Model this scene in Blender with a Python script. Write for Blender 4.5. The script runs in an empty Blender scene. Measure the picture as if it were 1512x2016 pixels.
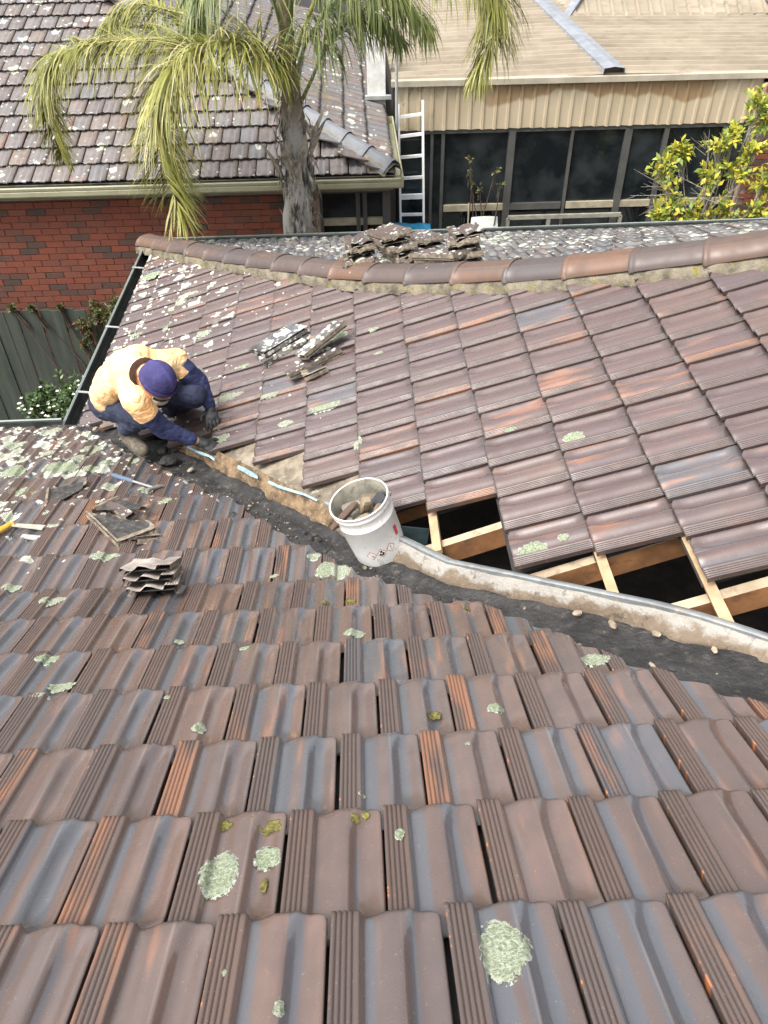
import bpy, bmesh, math, random
from mathutils import Vector, Matrix, noise
random.seed(11)
sc = bpy.context.scene
COL = sc.collection

# ------------------------------------------------------------------ camera
F, TH, PS, RO = 1565.46, .72453, .030954, -.01661       # focal length in px of a 1512x2016 frame, pitch, yaw, roll
CX, CY = 756., 1008.
_f = Vector((math.sin(PS)*math.cos(TH), math.cos(PS)*math.cos(TH), -math.sin(TH)))
_r = Vector((math.cos(PS), -math.sin(PS), 0)); _u = _r.cross(_f)
R_ = _r*math.cos(RO)+_u*math.sin(RO); U_ = _u*math.cos(RO)-_r*math.sin(RO)
cam = bpy.data.cameras.new('camera'); camo = bpy.data.objects.new('camera', cam); COL.objects.link(camo)
cam.sensor_fit = 'VERTICAL'; cam.sensor_height = 36; cam.lens = F/2016*36
cam.clip_start = .05; cam.clip_end = 600
camo.matrix_world = Matrix(((R_.x, U_.x, -_f.x, 0), (R_.y, U_.y, -_f.y, 0), (R_.z, U_.z, -_f.z, 0), (0, 0, 0, 1)))
sc.camera = camo

# ------------------------------------------------------------------ sky, sun, exposure
SUN_EL, SUN_AZ = math.radians(60), math.radians(-125)   # azimuth from +Y, clockwise: high, behind and to the left of the camera
w = bpy.data.worlds.new('World'); sc.world = w; w.use_nodes = True
nt = w.node_tree; nt.nodes.clear()
sky = nt.nodes.new('ShaderNodeTexSky'); sky.sky_type = 'NISHITA'; sky.sun_disc = False
sky.sun_elevation = SUN_EL; sky.sun_rotation = SUN_AZ; sky.air_density = 1.0; sky.dust_density = 6; sky.ozone_density = .6
hs = nt.nodes.new('ShaderNodeHueSaturation'); hs.inputs['Saturation'].default_value = .22
bg = nt.nodes.new('ShaderNodeBackground'); bg.inputs[1].default_value = .15
wo = nt.nodes.new('ShaderNodeOutputWorld')
nt.links.new(sky.outputs[0], hs.inputs['Color']); nt.links.new(hs.outputs[0], bg.inputs[0]); nt.links.new(bg.outputs[0], wo.inputs[0])
sl = bpy.data.lights.new('sun', 'SUN'); sl.energy = 1.35; sl.angle = math.radians(28); sl.color = (1, .95, .87)
so = bpy.data.objects.new('sun', sl); COL.objects.link(so)
sd = Vector((math.sin(SUN_AZ)*math.cos(SUN_EL), math.cos(SUN_AZ)*math.cos(SUN_EL), math.sin(SUN_EL)))
so.rotation_euler = sd.to_track_quat('Z', 'Y').to_euler(); so.location = (0, -3, 8)
vs = sc.view_settings; vs.view_transform = 'Standard'; vs.look = 'None'; vs.gamma = 1; vs.use_curve_mapping = False
vs.exposure = 1.12
sc.render.engine = 'CYCLES'; sc.cycles.max_bounces = 5; sc.cycles.diffuse_bounces = 3; sc.cycles.glossy_bounces = 3; sc.cycles.transmission_bounces = 2

# ------------------------------------------------------------------ geometry of the place (metres, camera at the origin)
GZ = -6.3                                                # ground
def ray(px, py): return _f+R_*((px-CX)/F)-U_*((py-CY)/F)
def at_y(px, py, y): d = ray(px, py); return d*(y/d.y)
def at_z(px, py, z): d = ray(px, py); return d*(z/d.z)
def proj(p):
    p = Vector(p); d = p.dot(_f)
    return (CX+F*p.dot(R_)/d, CY-F*p.dot(U_)/d, d) if d > .05 else (9e9, 9e9, d)
PA, PA2, PB = .475317, .312971, .375297                  # pitches: near slope, its flatter foot, slope beyond the valley
YB, ZB = 2.539, -2.653
def zA(y): return -1.34687-y*math.tan(PA) if y <= YB else ZB-(y-YB)*math.tan(PA2)
cB = -2.68225; tB = math.tan(PB)
def zB(x): return cB+x*tB
def xval(y): return (zA(y)-cB)/tB                        # valley line in plan
def onA(px, py):
    d = ray(px, py); p = d*(-1.34687/(d.z+d.y*math.tan(PA)))
    if p.y <= YB: return p
    t = math.tan(PA2); return d*((ZB+YB*t)/(d.z+d.y*t))
def onB(px, py): d = ray(px, py); return d*(cB/(d.z-d.x*tB))
HIP = [(-2.32, 8.70), (-2.231, 8.589), (-1.254, 7.281), (-.519, 6.372), (.067, 5.666), (.456, 5.279), (.806, 4.993), (1.12, 4.729),
       (1.412, 4.532), (1.775, 4.297), (2.146, 4.073), (2.8, 3.70), (4.2, 2.95)]
def lerp(a, b, t): return a+(b-a)*t
def yhip(x):
    if x <= HIP[0][0]: return HIP[0][1]
    for a, b in zip(HIP, HIP[1:]):
        if x <= b[0]: return lerp(a[1], b[1], (x-a[0])/(b[0]-a[0]))
    return HIP[-1][1]
CEY, CEZ = 8.76, -3.60                                    # eave of the slope beyond the hip

# ------------------------------------------------------------------ helpers
def put(o, parent=None, M=None):
    COL.objects.link(o)
    if M is None: M = Matrix.Identity(4)
    o['_m'] = 0
    WM[o.name] = M
    if parent is not None:
        o.parent = parent; o.matrix_basis = WM[parent.name].inverted() @ M
    else: o.matrix_basis = M
    del o['_m']
    return o
WM = {}
def empty(name, loc, parent=None, **kw):
    o = bpy.data.objects.new(name, None); o.empty_display_size = .1
    put(o, parent, Matrix.Translation(Vector(loc))); tag(o, **kw); return o
def tag(o, label=None, cat=None, group=None, kind=None):
    if label: o['label'] = label
    if cat: o['category'] = cat
    if group: o['group'] = group
    if kind: o['kind'] = kind
    return o
class MB:
    def __init__(s): s.v = []; s.f = []; s.m = []; s.sm = []
    def add(s, vs, fs, m=0, smooth=False):
        n = len(s.v); s.v += [tuple(v) for v in vs]
        for f in fs: s.f.append(tuple(i+n for i in f)); s.m.append(m); s.sm.append(smooth)
    def box(s, c, size, rot=None, m=0, taper=1.):
        c = Vector(c); hx, hy, hz = [a/2 for a in size]; rot = rot or Matrix.Identity(3)
        vs = []
        for z in (-1, 1):
            k = taper if z > 0 else 1
            for x, y in ((-1, -1), (1, -1), (1, 1), (-1, 1)): vs.append(c+rot @ Vector((x*hx*k, y*hy*k, z*hz)))
        s.add(vs, [(3, 2, 1, 0), (4, 5, 6, 7), (0, 1, 5, 4), (1, 2, 6, 5), (2, 3, 7, 6), (3, 0, 4, 7)], m)
    def bar(s, a, b, w, h, m=0, up=(0, 0, 1)):
        a = Vector(a); b = Vector(b); d = (b-a); L = d.length; y = d/L; x = y.cross(Vector(up))
        if x.length < 1e-4: x = Vector((1, 0, 0))
        x.normalize(); z = x.cross(y)
        s.box((a+b)/2, (w, L, h), Matrix((x, y, z)).transposed(), m)
    def tube(s, pts, rad, n=8, m=0, cap=True, smooth=True):
        pts = [Vector(p) for p in pts]
        if not hasattr(rad, '__len__'): rad = [rad]*len(pts)
        ref = Vector((.31, .27, .91)); vs = []; fs = []
        for i, p in enumerate(pts):
            d = (pts[min(i+1, len(pts)-1)]-pts[max(i-1, 0)]).normalized()
            if abs(d.dot(ref)) > .95: ref = Vector((.9, .3, .1))
            x = (ref-d*ref.dot(d)).normalized(); y = d.cross(x); ref = x if True else ref
            for k in range(n):
                a = 2*math.pi*k/n; vs.append(p+(x*math.cos(a)+y*math.sin(a))*rad[i])
        for i in range(len(pts)-1):
            for k in range(n): fs.append((i*n+k, i*n+(k+1) % n, (i+1)*n+(k+1) % n, (i+1)*n+k))
        s.add(vs, fs, m, smooth)
        if cap:
            e = (len(pts)-1)*n
            s.add(vs[:n], [tuple(range(n))[::-1]], m); s.add(vs[e:e+n], [tuple(range(n))], m)
    def sheet(s, rows, m=0, smooth=True):               # rows of equal length
        n = len(rows[0]); vs = [p for r in rows for p in r]
        s.add(vs, [(i*n+k, i*n+k+1, (i+1)*n+k+1, (i+1)*n+k) for i in range(len(rows)-1) for k in range(n-1)], m, smooth)
    def lathe(s, prof, n=32, M=None, m=0, smooth=True):
        M = M or Matrix.Identity(4); rows = []
        for r, z in prof: rows.append([M @ Vector((r*math.cos(2*math.pi*k/n), r*math.sin(2*math.pi*k/n), z)) for k in range(n+1)])
        s.sheet([list(x) for x in zip(*rows)][::-1], m, smooth)
    def mesh(s, name, mats):
        me = bpy.data.meshes.new(name); me.from_pydata(s.v, [], s.f)
        for mt in (mats if isinstance(mats, (list, tuple)) else [mats]): me.materials.append(mt)
        me.polygons.foreach_set('material_index', s.m); me.polygons.foreach_set('use_smooth', s.sm); me.update(); return me
    def build(s, name, mats, parent=None, M=None, local=False, **kw):
        # vertices are world coordinates unless M is given (then local to M); the object's origin sits at the parent's
        me = s.mesh(name, mats)
        if M is None:
            M = Matrix.Translation(WM[parent.name].translation) if parent is not None else Matrix.Translation(Vector(s.origin()))
            me.transform(M.inverted())
        o = bpy.data.objects.new(name, me); put(o, parent, M); tag(o, **kw); return o
    def origin(s):
        n = len(s.v); return (sum(v[0] for v in s.v)/n, sum(v[1] for v in s.v)/n, min(v[2] for v in s.v))
def frame(o, x, y, z):
    return Matrix(((x.x, y.x, z.x, o.x), (x.y, y.y, z.y, o.y), (x.z, y.z, z.z, o.z), (0, 0, 0, 1)))
def in_view(p, mg=40):
    a = proj(p); return a[2] > 0 and -mg < a[0] < 1512+mg and -mg < a[1] < 2016+mg

# ------------------------------------------------------------------ materials
class NT:
    def __init__(s, name):
        s.mat = bpy.data.materials.new(name); s.mat.use_nodes = True; s.t = s.mat.node_tree; s.b = s.t.nodes['Principled BSDF']
    def n(s, t, **k):
        o = s.t.nodes.new(t)
        for a, b in k.items():
            if hasattr(o, a): setattr(o, a, b)
        return o
    def l(s, a, b): s.t.links.new(a, b)
    def val(s, sock, x):
        if hasattr(x, 'links') or hasattr(x, 'is_output'): s.l(x, sock)
        else: sock.default_value = x
    def math(s, op, a, b=0., c=None, clamp=False):
        o = s.n('ShaderNodeMath', operation=op); o.use_clamp = clamp
        s.val(o.inputs[0], a); s.val(o.inputs[1], b)
        if c is not None: s.val(o.inputs[2], c)
        return o.outputs[0]
    def noise(s, vec, scale, detail=3, rough=.55, dist=0, out=0):
        o = s.n('ShaderNodeTexNoise'); o.inputs['Scale'].default_value = scale; o.inputs['Detail'].default_value = detail
        o.inputs['Roughness'].default_value = rough; o.inputs['Distortion'].default_value = dist
        if vec is not None: s.l(vec, o.inputs['Vector'])
        return o.outputs[out]
    def ramp(s, fac, a, b): # smoothstep a..b
        o = s.n('ShaderNodeMapRange', interpolation_type='SMOOTHSTEP'); s.val(o.inputs[0], fac); s.val(o.inputs[1], a); s.val(o.inputs[2], b); return o.outputs[0]
    def mix(s, fac, a, b, bt='MIX'):
        o = s.n('ShaderNodeMix', data_type='RGBA', blend_type=bt); s.val(o.inputs[0], fac)
        s.val(o.inputs[6], (*a, 1) if isinstance(a, tuple) else a); s.val(o.inputs[7], (*b, 1) if isinstance(b, tuple) else b); return o.outputs[2]
    def cr(s, fac, stops, const=False):
        o = s.n('ShaderNodeValToRGB'); e = o.color_ramp
        if const: e.interpolation = 'CONSTANT'
        while len(e.elements) < len(stops): e.elements.new(.5)
        for k, (p, c) in enumerate(stops): e.elements[k].position = p; e.elements[k].color = (*c, 1)
        s.val(o.inputs[0], fac); return o.outputs[0]
    def mapping(s, vec, scale=(1, 1, 1), loc=(0, 0, 0), rot=(0, 0, 0)):
        o = s.n('ShaderNodeMapping'); o.inputs['Scale'].default_value = scale; o.inputs['Rotation'].default_value = rot
        s.val(o.inputs['Location'], loc); s.l(vec, o.inputs['Vector']); return o.outputs[0]
    def bump(s, h, strength=.3, dist=.01, normal=None):
        o = s.n('ShaderNodeBump'); o.inputs['Strength'].default_value = strength; o.inputs['Distance'].default_value = dist; s.l(h, o.inputs['Height'])
        if normal is not None: s.l(normal, o.inputs['Normal'])
        return o.outputs[0]
    def pos(s): return s.n('ShaderNodeNewGeometry').outputs['Position']
    def obj(s): return s.n('ShaderNodeTexCoord').outputs['Object']
    def uv(s): return s.n('ShaderNodeTexCoord').outputs['UV']
    def rnd(s): return s.n('ShaderNodeObjectInfo').outputs['Random']
    def out(s, col=None, rough=.6, norm=None, metal=0., spec=None):
        if col is not None: s.val(s.b.inputs['Base Color'], (*col, 1) if isinstance(col, tuple) else col)
        s.val(s.b.inputs['Roughness'], rough); s.val(s.b.inputs['Metallic'], metal)
        if spec is not None: s.val(s.b.inputs['Specular IOR Level'], spec)
        if norm is not None: s.l(norm, s.b.inputs['Normal'])
        return s.mat

def simple(name, col, rough=.6, var=.25, scale=8., metal=0., bump=.15, bscale=40., dirt=None, bdist=.004, spec=None, usepos=False):
    m = NT(name); v = m.pos() if usepos else m.obj()
    n1 = m.noise(v, scale, 4, .6)
    dk = tuple(c*(1-var) for c in col); lt = tuple(min(1, c*(1+var)) for c in col)
    c = m.mix(m.ramp(n1, .3, .7), dk, lt)
    if dirt:
        c = m.mix(m.math('MULTIPLY', m.ramp(m.noise(v, scale*2.3, 5, .65), .52, .72), dirt[1]), c, dirt[0])
    nb = m.bump(m.noise(v, bscale, 4, .6), bump, bdist)
    return m.out(c, rough, nb, metal, spec)

def lichen_layer(m, dens, pos, scale, thr=.0):
    """round crusty patches: returns mask and inner coordinate"""
    dn = m.noise(pos, scale*3.2, 3, .65, out=1)
    sub = m.n('ShaderNodeVectorMath', operation='SUBTRACT'); m.l(dn, sub.inputs[0]); sub.inputs[1].default_value = (.5, .5, .5)
    scl = m.n('ShaderNodeVectorMath', operation='SCALE'); m.l(sub.outputs[0], scl.inputs[0]); scl.inputs['Scale'].default_value = .55/scale
    ad = m.n('ShaderNodeVectorMath', operation='ADD'); m.l(pos, ad.inputs[0]); m.l(scl.outputs[0], ad.inputs[1])
    v = m.n('ShaderNodeTexVoronoi'); v.inputs['Scale'].default_value = scale; m.l(ad.outputs[0], v.inputs['Vector'])
    sep = m.n('ShaderNodeSeparateColor'); m.l(v.outputs['Color'], sep.inputs[0])
    # radius grows with density; cells above the density carry none
    r = m.math('MULTIPLY', m.math('SUBTRACT', dens, sep.outputs[0], clamp=True), .95)
    r = m.math('MINIMUM', r, .52)
    e = m.math('SUBTRACT', r, v.outputs['Distance'])
    mask = m.ramp(e, .0, .05)
    return mask, m.math('DIVIDE', v.outputs['Distance'], m.math('ADD', r, .001))

def tile_mat(name, stuff=False, tone='A', big=7., dcoef=(0, 0, 0, 0), small=.25, rough=.33):
    """glazed terracotta roof tile. dcoef = (const, x, y, patchy) lichen density over the roof"""
    m = NT(name); uv = m.uv(); pos = m.pos()
    if stuff:
        at = m.n('ShaderNodeAttribute'); at.attribute_name = 'rnd'; r = at.outputs['Fac']
    else: r = m.rnd()
    r2 = m.math('FRACT', m.math('MULTIPLY', r, 37.13)); r3 = m.math('FRACT', m.math('MULTIPLY', r, 91.7)); r4 = m.math('FRACT', m.math('MULTIPLY', r, 211.3))
    su = m.n('ShaderNodeSeparateXYZ'); m.l(uv, su.inputs[0]); u = su.outputs[0]; vv = su.outputs[1]
    cmb = m.n('ShaderNodeCombineXYZ'); m.l(m.math('MULTIPLY', r, 50.), cmb.inputs[0]); m.l(m.math('MULTIPLY', r2, 50.), cmb.inputs[1])
    ad = m.n('ShaderNodeVectorMath', operation='ADD'); m.l(uv, ad.inputs[0]); m.l(cmb.outputs[0], ad.inputs[1]); tv = ad.outputs[0]
    streak = m.noise(m.mapping(tv, (26, 2.2, 1)), 1., 2, .5)          # runs down the tile
    cloud = m.noise(tv, 9., 2, .6)
    if tone == 'A':
        base = m.cr(r, [(0, (.078, .050, .042)), (.22, (.128, .080, .065)), (.45, (.098, .072, .066)), (.7, (.140, .085, .066)), (.85, (.088, .062, .056)), (1, (.116, .071, .056))])
        blue, bq, oq = (.066, .082, .102), .56, .80
    elif tone == 'K':
        base = m.cr(r, [(0, (.115, .085, .080)), (.30, (.15, .105, .095)), (.55, (.12, .09, .09)), (.68, (.09, .085, .095)), (.78, (.26, .125, .065)), (1, (.14, .10, .092))]); blue, bq, oq = (.09, .095, .105), .85, .9
    elif tone == 'B':
        base = m.cr(r, [(0, (.076, .048, .048)), (.3, (.110, .071, .068)), (.55, (.088, .061, .063)), (.8, (.116, .074, .064)), (1, (.074, .055, .060))])
        blue, bq, oq = (.085, .092, .106), .84, .84
    elif tone == 'C':
        base = m.cr(r, [(0, (.16, .16, .162)), (.5, (.22, .215, .212)), (1, (.19, .19, .195))]); blue, bq, oq = (.06, .07, .085), .5, .97
    else:
        base = m.cr(r, [(0, (.125, .110, .105)), (.35, (.190, .166, .155)), (.6, (.160, .146, .142)), (.85, (.200, .158, .135)), (1, (.130, .128, .132))])
        blue, bq, oq = (.14, .15, .165), .62, .95
    c = m.mix(m.ramp(cloud, .35, .75), base, m.mix(.45, base, (.06, .045, .042)))
    c = m.mix(m.math('MULTIPLY', m.ramp(streak, .5, .75), .35), c, m.mix(.5, base, (.26, .15, .10)))
    # blue-grey tone in the hollows
    hol = m.math('MAXIMUM', m.math('SUBTRACT', 1., m.math('MULTIPLY', m.math('ABSOLUTE', m.math('SUBTRACT', u, .078)), 32.)),
                 m.math('SUBTRACT', 1., m.math('MULTIPLY', m.math('ABSOLUTE', m.math('SUBTRACT', u, .160)), 26.)))
    hol = m.math('MAXIMUM', hol, .0)
    bl = m.math('MULTIPLY', m.ramp(m.math('ADD', m.math('MULTIPLY', hol, .55), m.math('ADD', m.math('MULTIPLY', streak, .5), m.math('MULTIPLY', r3, .55))), bq+.22, bq+.44), .78)
    c = m.mix(bl, c, blue)
    # whole tiles burnt blue
    c = m.mix(m.math('MULTIPLY', m.math('GREATER_THAN', r4, .965), .7), c, blue)
    # orange body showing through the glaze
    on = m.noise(m.mapping(tv, (22, 3.2, 1)), 1., 2, .5)
    rib = m.math('LESS_THAN', u, .056)
    om = m.math('MULTIPLY', m.ramp(on, .40, .62), m.math('MULTIPLY', rib, m.math('GREATER_THAN', r2, oq)))
    oin = m.math('ADD', on, m.math('MULTIPLY', m.math('GREATER_THAN', r4, .8), .12))
    if tone == 'B': oin = m.math('ADD', oin, m.math('MULTIPLY', m.ramp(m.noise(pos, .8, 2, .5), .50, .72), .16))
    om2 = m.math('MULTIPLY', m.ramp(oin, .64, .86), .60)
    om = m.math('MAXIMUM', om, om2)
    c = m.mix(m.math('MULTIPLY', om, .80), c, (.36, .150, .070))
    # the ribs are unglazed, darker and drier
    c = m.mix(m.math('MULTIPLY', rib, .38), c, (.050, .036, .030))
    # fine dirt specks and darker tone towards head and butt
    sp = m.ramp(m.noise(pos, 120., 2, .7), .66, .74)
    c = m.mix(m.math('MULTIPLY', sp, .35), c, (.30, .27, .23))
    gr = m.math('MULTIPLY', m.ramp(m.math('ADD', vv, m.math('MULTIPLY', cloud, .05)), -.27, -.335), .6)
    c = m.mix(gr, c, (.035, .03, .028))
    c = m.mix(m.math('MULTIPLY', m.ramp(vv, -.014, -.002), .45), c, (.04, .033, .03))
    # gritty speckle, paler crest line, chips along the ribbed edge
    gt = m.noise(uv, 420., 2, .7); c = m.mix(m.math('MULTIPLY', m.ramp(gt, .35, .75), .30), c, m.mix(.5, c, (.30, .25, .22)))
    crest = m.math('MULTIPLY', m.ramp(m.math('ABSOLUTE', m.math('SUBTRACT', u, .139)), .006, .0), m.ramp(streak, .42, .6)); c = m.mix(m.math('MULTIPLY', crest, .35), c, (.30, .24, .21))
    chip = m.math('MULTIPLY', m.math('LESS_THAN', u, .0035), m.ramp(m.noise(m.mapping(tv, (1, 30, 1)), 1., 2, .6), .60 if tone == 'A' else .70, .68 if tone == 'A' else .76)); c = m.mix(chip, c, (.42, .15, .06))
    # lichen and moss
    sp3 = m.n('ShaderNodeSeparateXYZ'); m.l(pos, sp3.inputs[0])
    d = m.math('MULTIPLY_ADD', sp3.outputs[0], dcoef[1], dcoef[0]); d = m.math('MULTIPLY_ADD', sp3.outputs[1], dcoef[2], d)
    d = m.math('ADD', d, m.math('MULTIPLY', m.math('SUBTRACT', m.noise(pos, 1.1, 2, .5), .5), dcoef[3]))
    d = m.math('MINIMUM', m.math('MAXIMUM', d, .0), .9)
    m1, i1 = lichen_layer(m, d, pos, big)
    d2 = m.math('MULTIPLY_ADD', d, .75, small*.3)
    if tone == 'B': d2 = m.math('ADD', d2, m.math('MULTIPLY', m.ramp(vv, -.030, -.004), .16))
    m2, i2 = lichen_layer(m, d2, pos, big*3.1)
    lm = m.math('MAXIMUM', m1, m2)
    ln = m.noise(pos, 90., 4, .75)
    lc = m.mix(m.ramp(i1, .35, .95), (.40, .42, .32), (.66, .67, .60))
    lc = m.mix(m.ramp(ln, .40, .62), m.mix(.5, lc, (.17, .18, .13)), lc)
    c = m.mix(m.math('MULTIPLY', lm, .95), c, lc)
    ms = m.math('MULTIPLY', m.ramp(m.noise(pos, 6., 4, .65), .66, .74), m.ramp(d, .02, .25))
    c = m.mix(m.math('MULTIPLY', ms, .6), c, (.16, .15, .045))
    rg = m.math('ADD', m.math('MULTIPLY', m.ramp(cloud, .3, .7), .22), rough-.08)
    rg = m.math('ADD', rg, m.math('MULTIPLY', rib, .25)); rg = m.math('MAXIMUM', rg, m.math('MULTIPLY', lm, .95)); rg = m.math('MAXIMUM', rg, m.math('MULTIPLY', om, .6))
    h = m.math('ADD', m.math('MULTIPLY', m.math('MULTIPLY', lm, m.math('ADD', ln, .3)), 1.), m.math('ADD', m.math('MULTIPLY', m.noise(tv, 16., 1, .5), .03), m.math('MULTIPLY', gt, .05)))
    if tone in 'AB':
        cw = m.math('MULTIPLY', m.math('SUBTRACT', 1., m.math('MAXIMUM', lm, m.math('MULTIPLY', rib, .7))), .75 if tone == 'A' else .42); m.l(cw, m.b.inputs['Coat Weight'])
        m.b.inputs['Coat Roughness'].default_value = .13; m.b.inputs['Coat IOR'].default_value = 1.62
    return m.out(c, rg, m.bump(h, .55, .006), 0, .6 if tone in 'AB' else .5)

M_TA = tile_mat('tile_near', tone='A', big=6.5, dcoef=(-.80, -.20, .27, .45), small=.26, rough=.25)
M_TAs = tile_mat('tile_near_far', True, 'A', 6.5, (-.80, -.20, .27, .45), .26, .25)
M_TB = tile_mat('tile_valley', tone='B', big=7.5, dcoef=(-.24, -.20, .075, .45), small=.15, rough=.22)
M_TBs = tile_mat('tile_valley_far', True, 'B', 7.5, (-.24, -.20, .075, .45), .15, .22)
M_TC = tile_mat('tile_back', True, 'C', 5.5, (.62, 0, 0, .4), .3, rough=.5)
M_TD = tile_mat('tile_neighbour', False, 'D', 5.0, (.36, -.02, 0, .7), .12, rough=.5)
M_TDs = tile_mat('tile_neighbour_far', True, 'D', 5.0, (.42, 0, 0, .7), .15, rough=.5)
M_CAP = tile_mat('ridge_glaze', False, 'K', 6., (.12, 0, 0, .35), .3, rough=.46)
M_DCAP = simple('grey_cap', (.15, .16, .18), .55, .2, 6)
M_UNDER = simple('tile_underside', (.20, .165, .125), .95, .5, 30, bump=.6, bscale=70, dirt=((.38, .33, .25), .7))
M_INNER = simple('tile_underside_dark', (.045, .043, .042), .9, .5, 20, bump=.4, dirt=((.22, .19, .15), .5))  # recessed middle of the underside, darker than its rim
M_FELT = simple('felt', (.028, .026, .026), .9, .3)
M_CAV = simple('attic_dark', (.030, .023, .018), .95, .4)  # near-black base puts the gloom of enclosed spaces into the colour
M_WOOD_T = simple('timber_top', (.38, .30, .205), .85, .25, 7, bump=.4, dirt=((.17, .13, .095), .8), usepos=True)
M_WOOD_S = simple('timber_side', (.27, .125, .05), .8, .4, 5, bump=.4, dirt=((.11, .055, .028), .8), usepos=True)
M_BATTEN = simple('batten_timber', (.42, .29, .17), .8, .2, 12)
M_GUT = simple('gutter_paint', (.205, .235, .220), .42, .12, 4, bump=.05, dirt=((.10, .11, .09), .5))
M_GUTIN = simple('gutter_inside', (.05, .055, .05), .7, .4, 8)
M_STRAP = simple('gutter_strap', (.42, .44, .43), .45, .1, 8, metal=.3)
M_TAR = simple('tar', (.027, .026, .026), .62, .5, 9, bump=1., bscale=50, dirt=((.10, .088, .072), .75), bdist=.012, usepos=True)
M_MORT = simple('mortar', (.27, .215, .155), .95, .40, 7, bump=.9, bscale=45, dirt=((.50, .48, .43), .9), bdist=.01, usepos=True)
def upstand_mat():
    m = NT('painted_upstand'); p = m.pos(); at = m.n('ShaderNodeAttribute'); at.attribute_name = 'hgt'
    n1 = m.noise(p, 7., 5, .65); n2 = m.noise(p, 30., 4, .7)
    k = m.math('ADD', at.outputs['Fac'], m.math('MULTIPLY', m.math('SUBTRACT', n1, .5), 1.5))
    c = m.mix(m.ramp(k, .38, .66), (.165, .125, .088), (.32, .305, .275)); c = m.mix(m.math('MULTIPLY', m.ramp(n2, .5, .7), .55), c, (.28, .225, .165)); c = m.mix(m.math('MULTIPLY', m.ramp(m.noise(p, 16., 4, .7), .56, .68), .85), c, (.085, .065, .05))
    return m.out(c, .92, m.bump(n2, .9, .012))
M_UPST = upstand_mat()
M_SOIL = simple('valley_dirt', (.17, .115, .065), 1., .5, 14, bump=1., bscale=60, dirt=((.40, .34, .27), .6), bdist=.01, usepos=True)
M_ZINC = simple('zinc', (.23, .245, .25), .6, .25, 9, metal=.3, dirt=((.36, .32, .26), .8), usepos=True)
M_MOSS = simple('bedding_moss', (.155, .135, .10), 1., .5, 9, bump=1., bscale=50, dirt=((.20, .17, .022), .95), bdist=.012, usepos=True)
M_LICH = None
def lichen_mat():
    m = NT('lichen'); o = m.obj(); n = m.noise(o, 120., 4, .75); n2 = m.noise(o, 14., 2, .5)
    at = m.n('ShaderNodeAttribute'); at.attribute_name = 'edge'
    g = m.mix(m.rnd(), (.22, .28, .16), (.37, .39, .31))
    c = m.mix(m.ramp(n, .36, .62), m.mix(.62, g, (.12, .14, .08)), m.mix(.40, g, (.60, .64, .52)))
    rg_ = m.math('SINE', m.math('ADD', m.math('MULTIPLY', at.outputs['Fac'], 24.), m.math('MULTIPLY', m.noise(o, 30., 3, .6), 9.)))
    c = m.mix(m.math('MULTIPLY', m.ramp(rg_, -.2, .9), .30), c, (.13, .16, .08))
    c = m.mix(m.math('MULTIPLY', m.ramp(m.noise(o, 260., 2, .7), .56, .68), .6), c, (.09, .11, .06))
    c = m.mix(m.math('MULTIPLY', m.ramp(at.outputs['Fac'], .80, .97), m.ramp(m.noise(o, 90., 3, .7), .3, .6)), c, (.62, .66, .58))
    m.out(c, 1., m.bump(n, .9, .01))
    al = m.ramp(m.math('ADD', at.outputs['Fac'], m.math('MULTIPLY', m.math('SUBTRACT', m.noise(o, 60., 3, .7), .5), 1.15)), 1.02, .84); m.l(al, m.b.inputs['Alpha']); return m.mat
M_LICH = lichen_mat()

# ------------------------------------------------------------------ the roof tile
TW, TL, TILT = .2220, .398, .036
def sst(a, b, x): t = max(0, min(1, (x-a)/(b-a))); return t*t*(3-2*t)
def tile_h(u, y):
    """top surface of a tile: u across from the ribbed edge, y = 0 at the butt, negative up the slope"""
    base = TILT*(1+y/TL)
    if u < .056: return base+.0225
    cr = .136+.020*sst(-.085, 0, y)-.004*sst(-.2, -.36, y)
    p = .0225-.020*sst(.056, .067, u)
    if u > .067: p = .0025+.0165*sst(.067, .126, u)
    if u > cr-.008:
        dep = (1-.45*sst(-.05, 0, y))*(1-.8*sst(-.30, -.335, y))
        p = .019+.003*sst(cr-.008, cr, u)-.0215*dep*sst(cr, cr+.032, u)
        p += .015*dep*sst(.176, .222, u)
    return base+p
def tile_z(u, y): return tile_h(u, y)
US = [0, .0012]
for g_ in range(4):
    c_ = .011*(g_+1); US += [c_-.0019, c_-.0010, c_+.0010, c_+.0019]
US += [.0545, .056, .060, .066, .072, .080, .090, .100, .110, .122, .132, .140, .146, .152, .158, .166, .176, .186, .196, .205, .212, .217, TW]
YS = [0, -.004, -.012, -.03, -.05, -.075, -.11, -.17, -.24, -.30, -.322, -.335, -.350, -TL]
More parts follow.
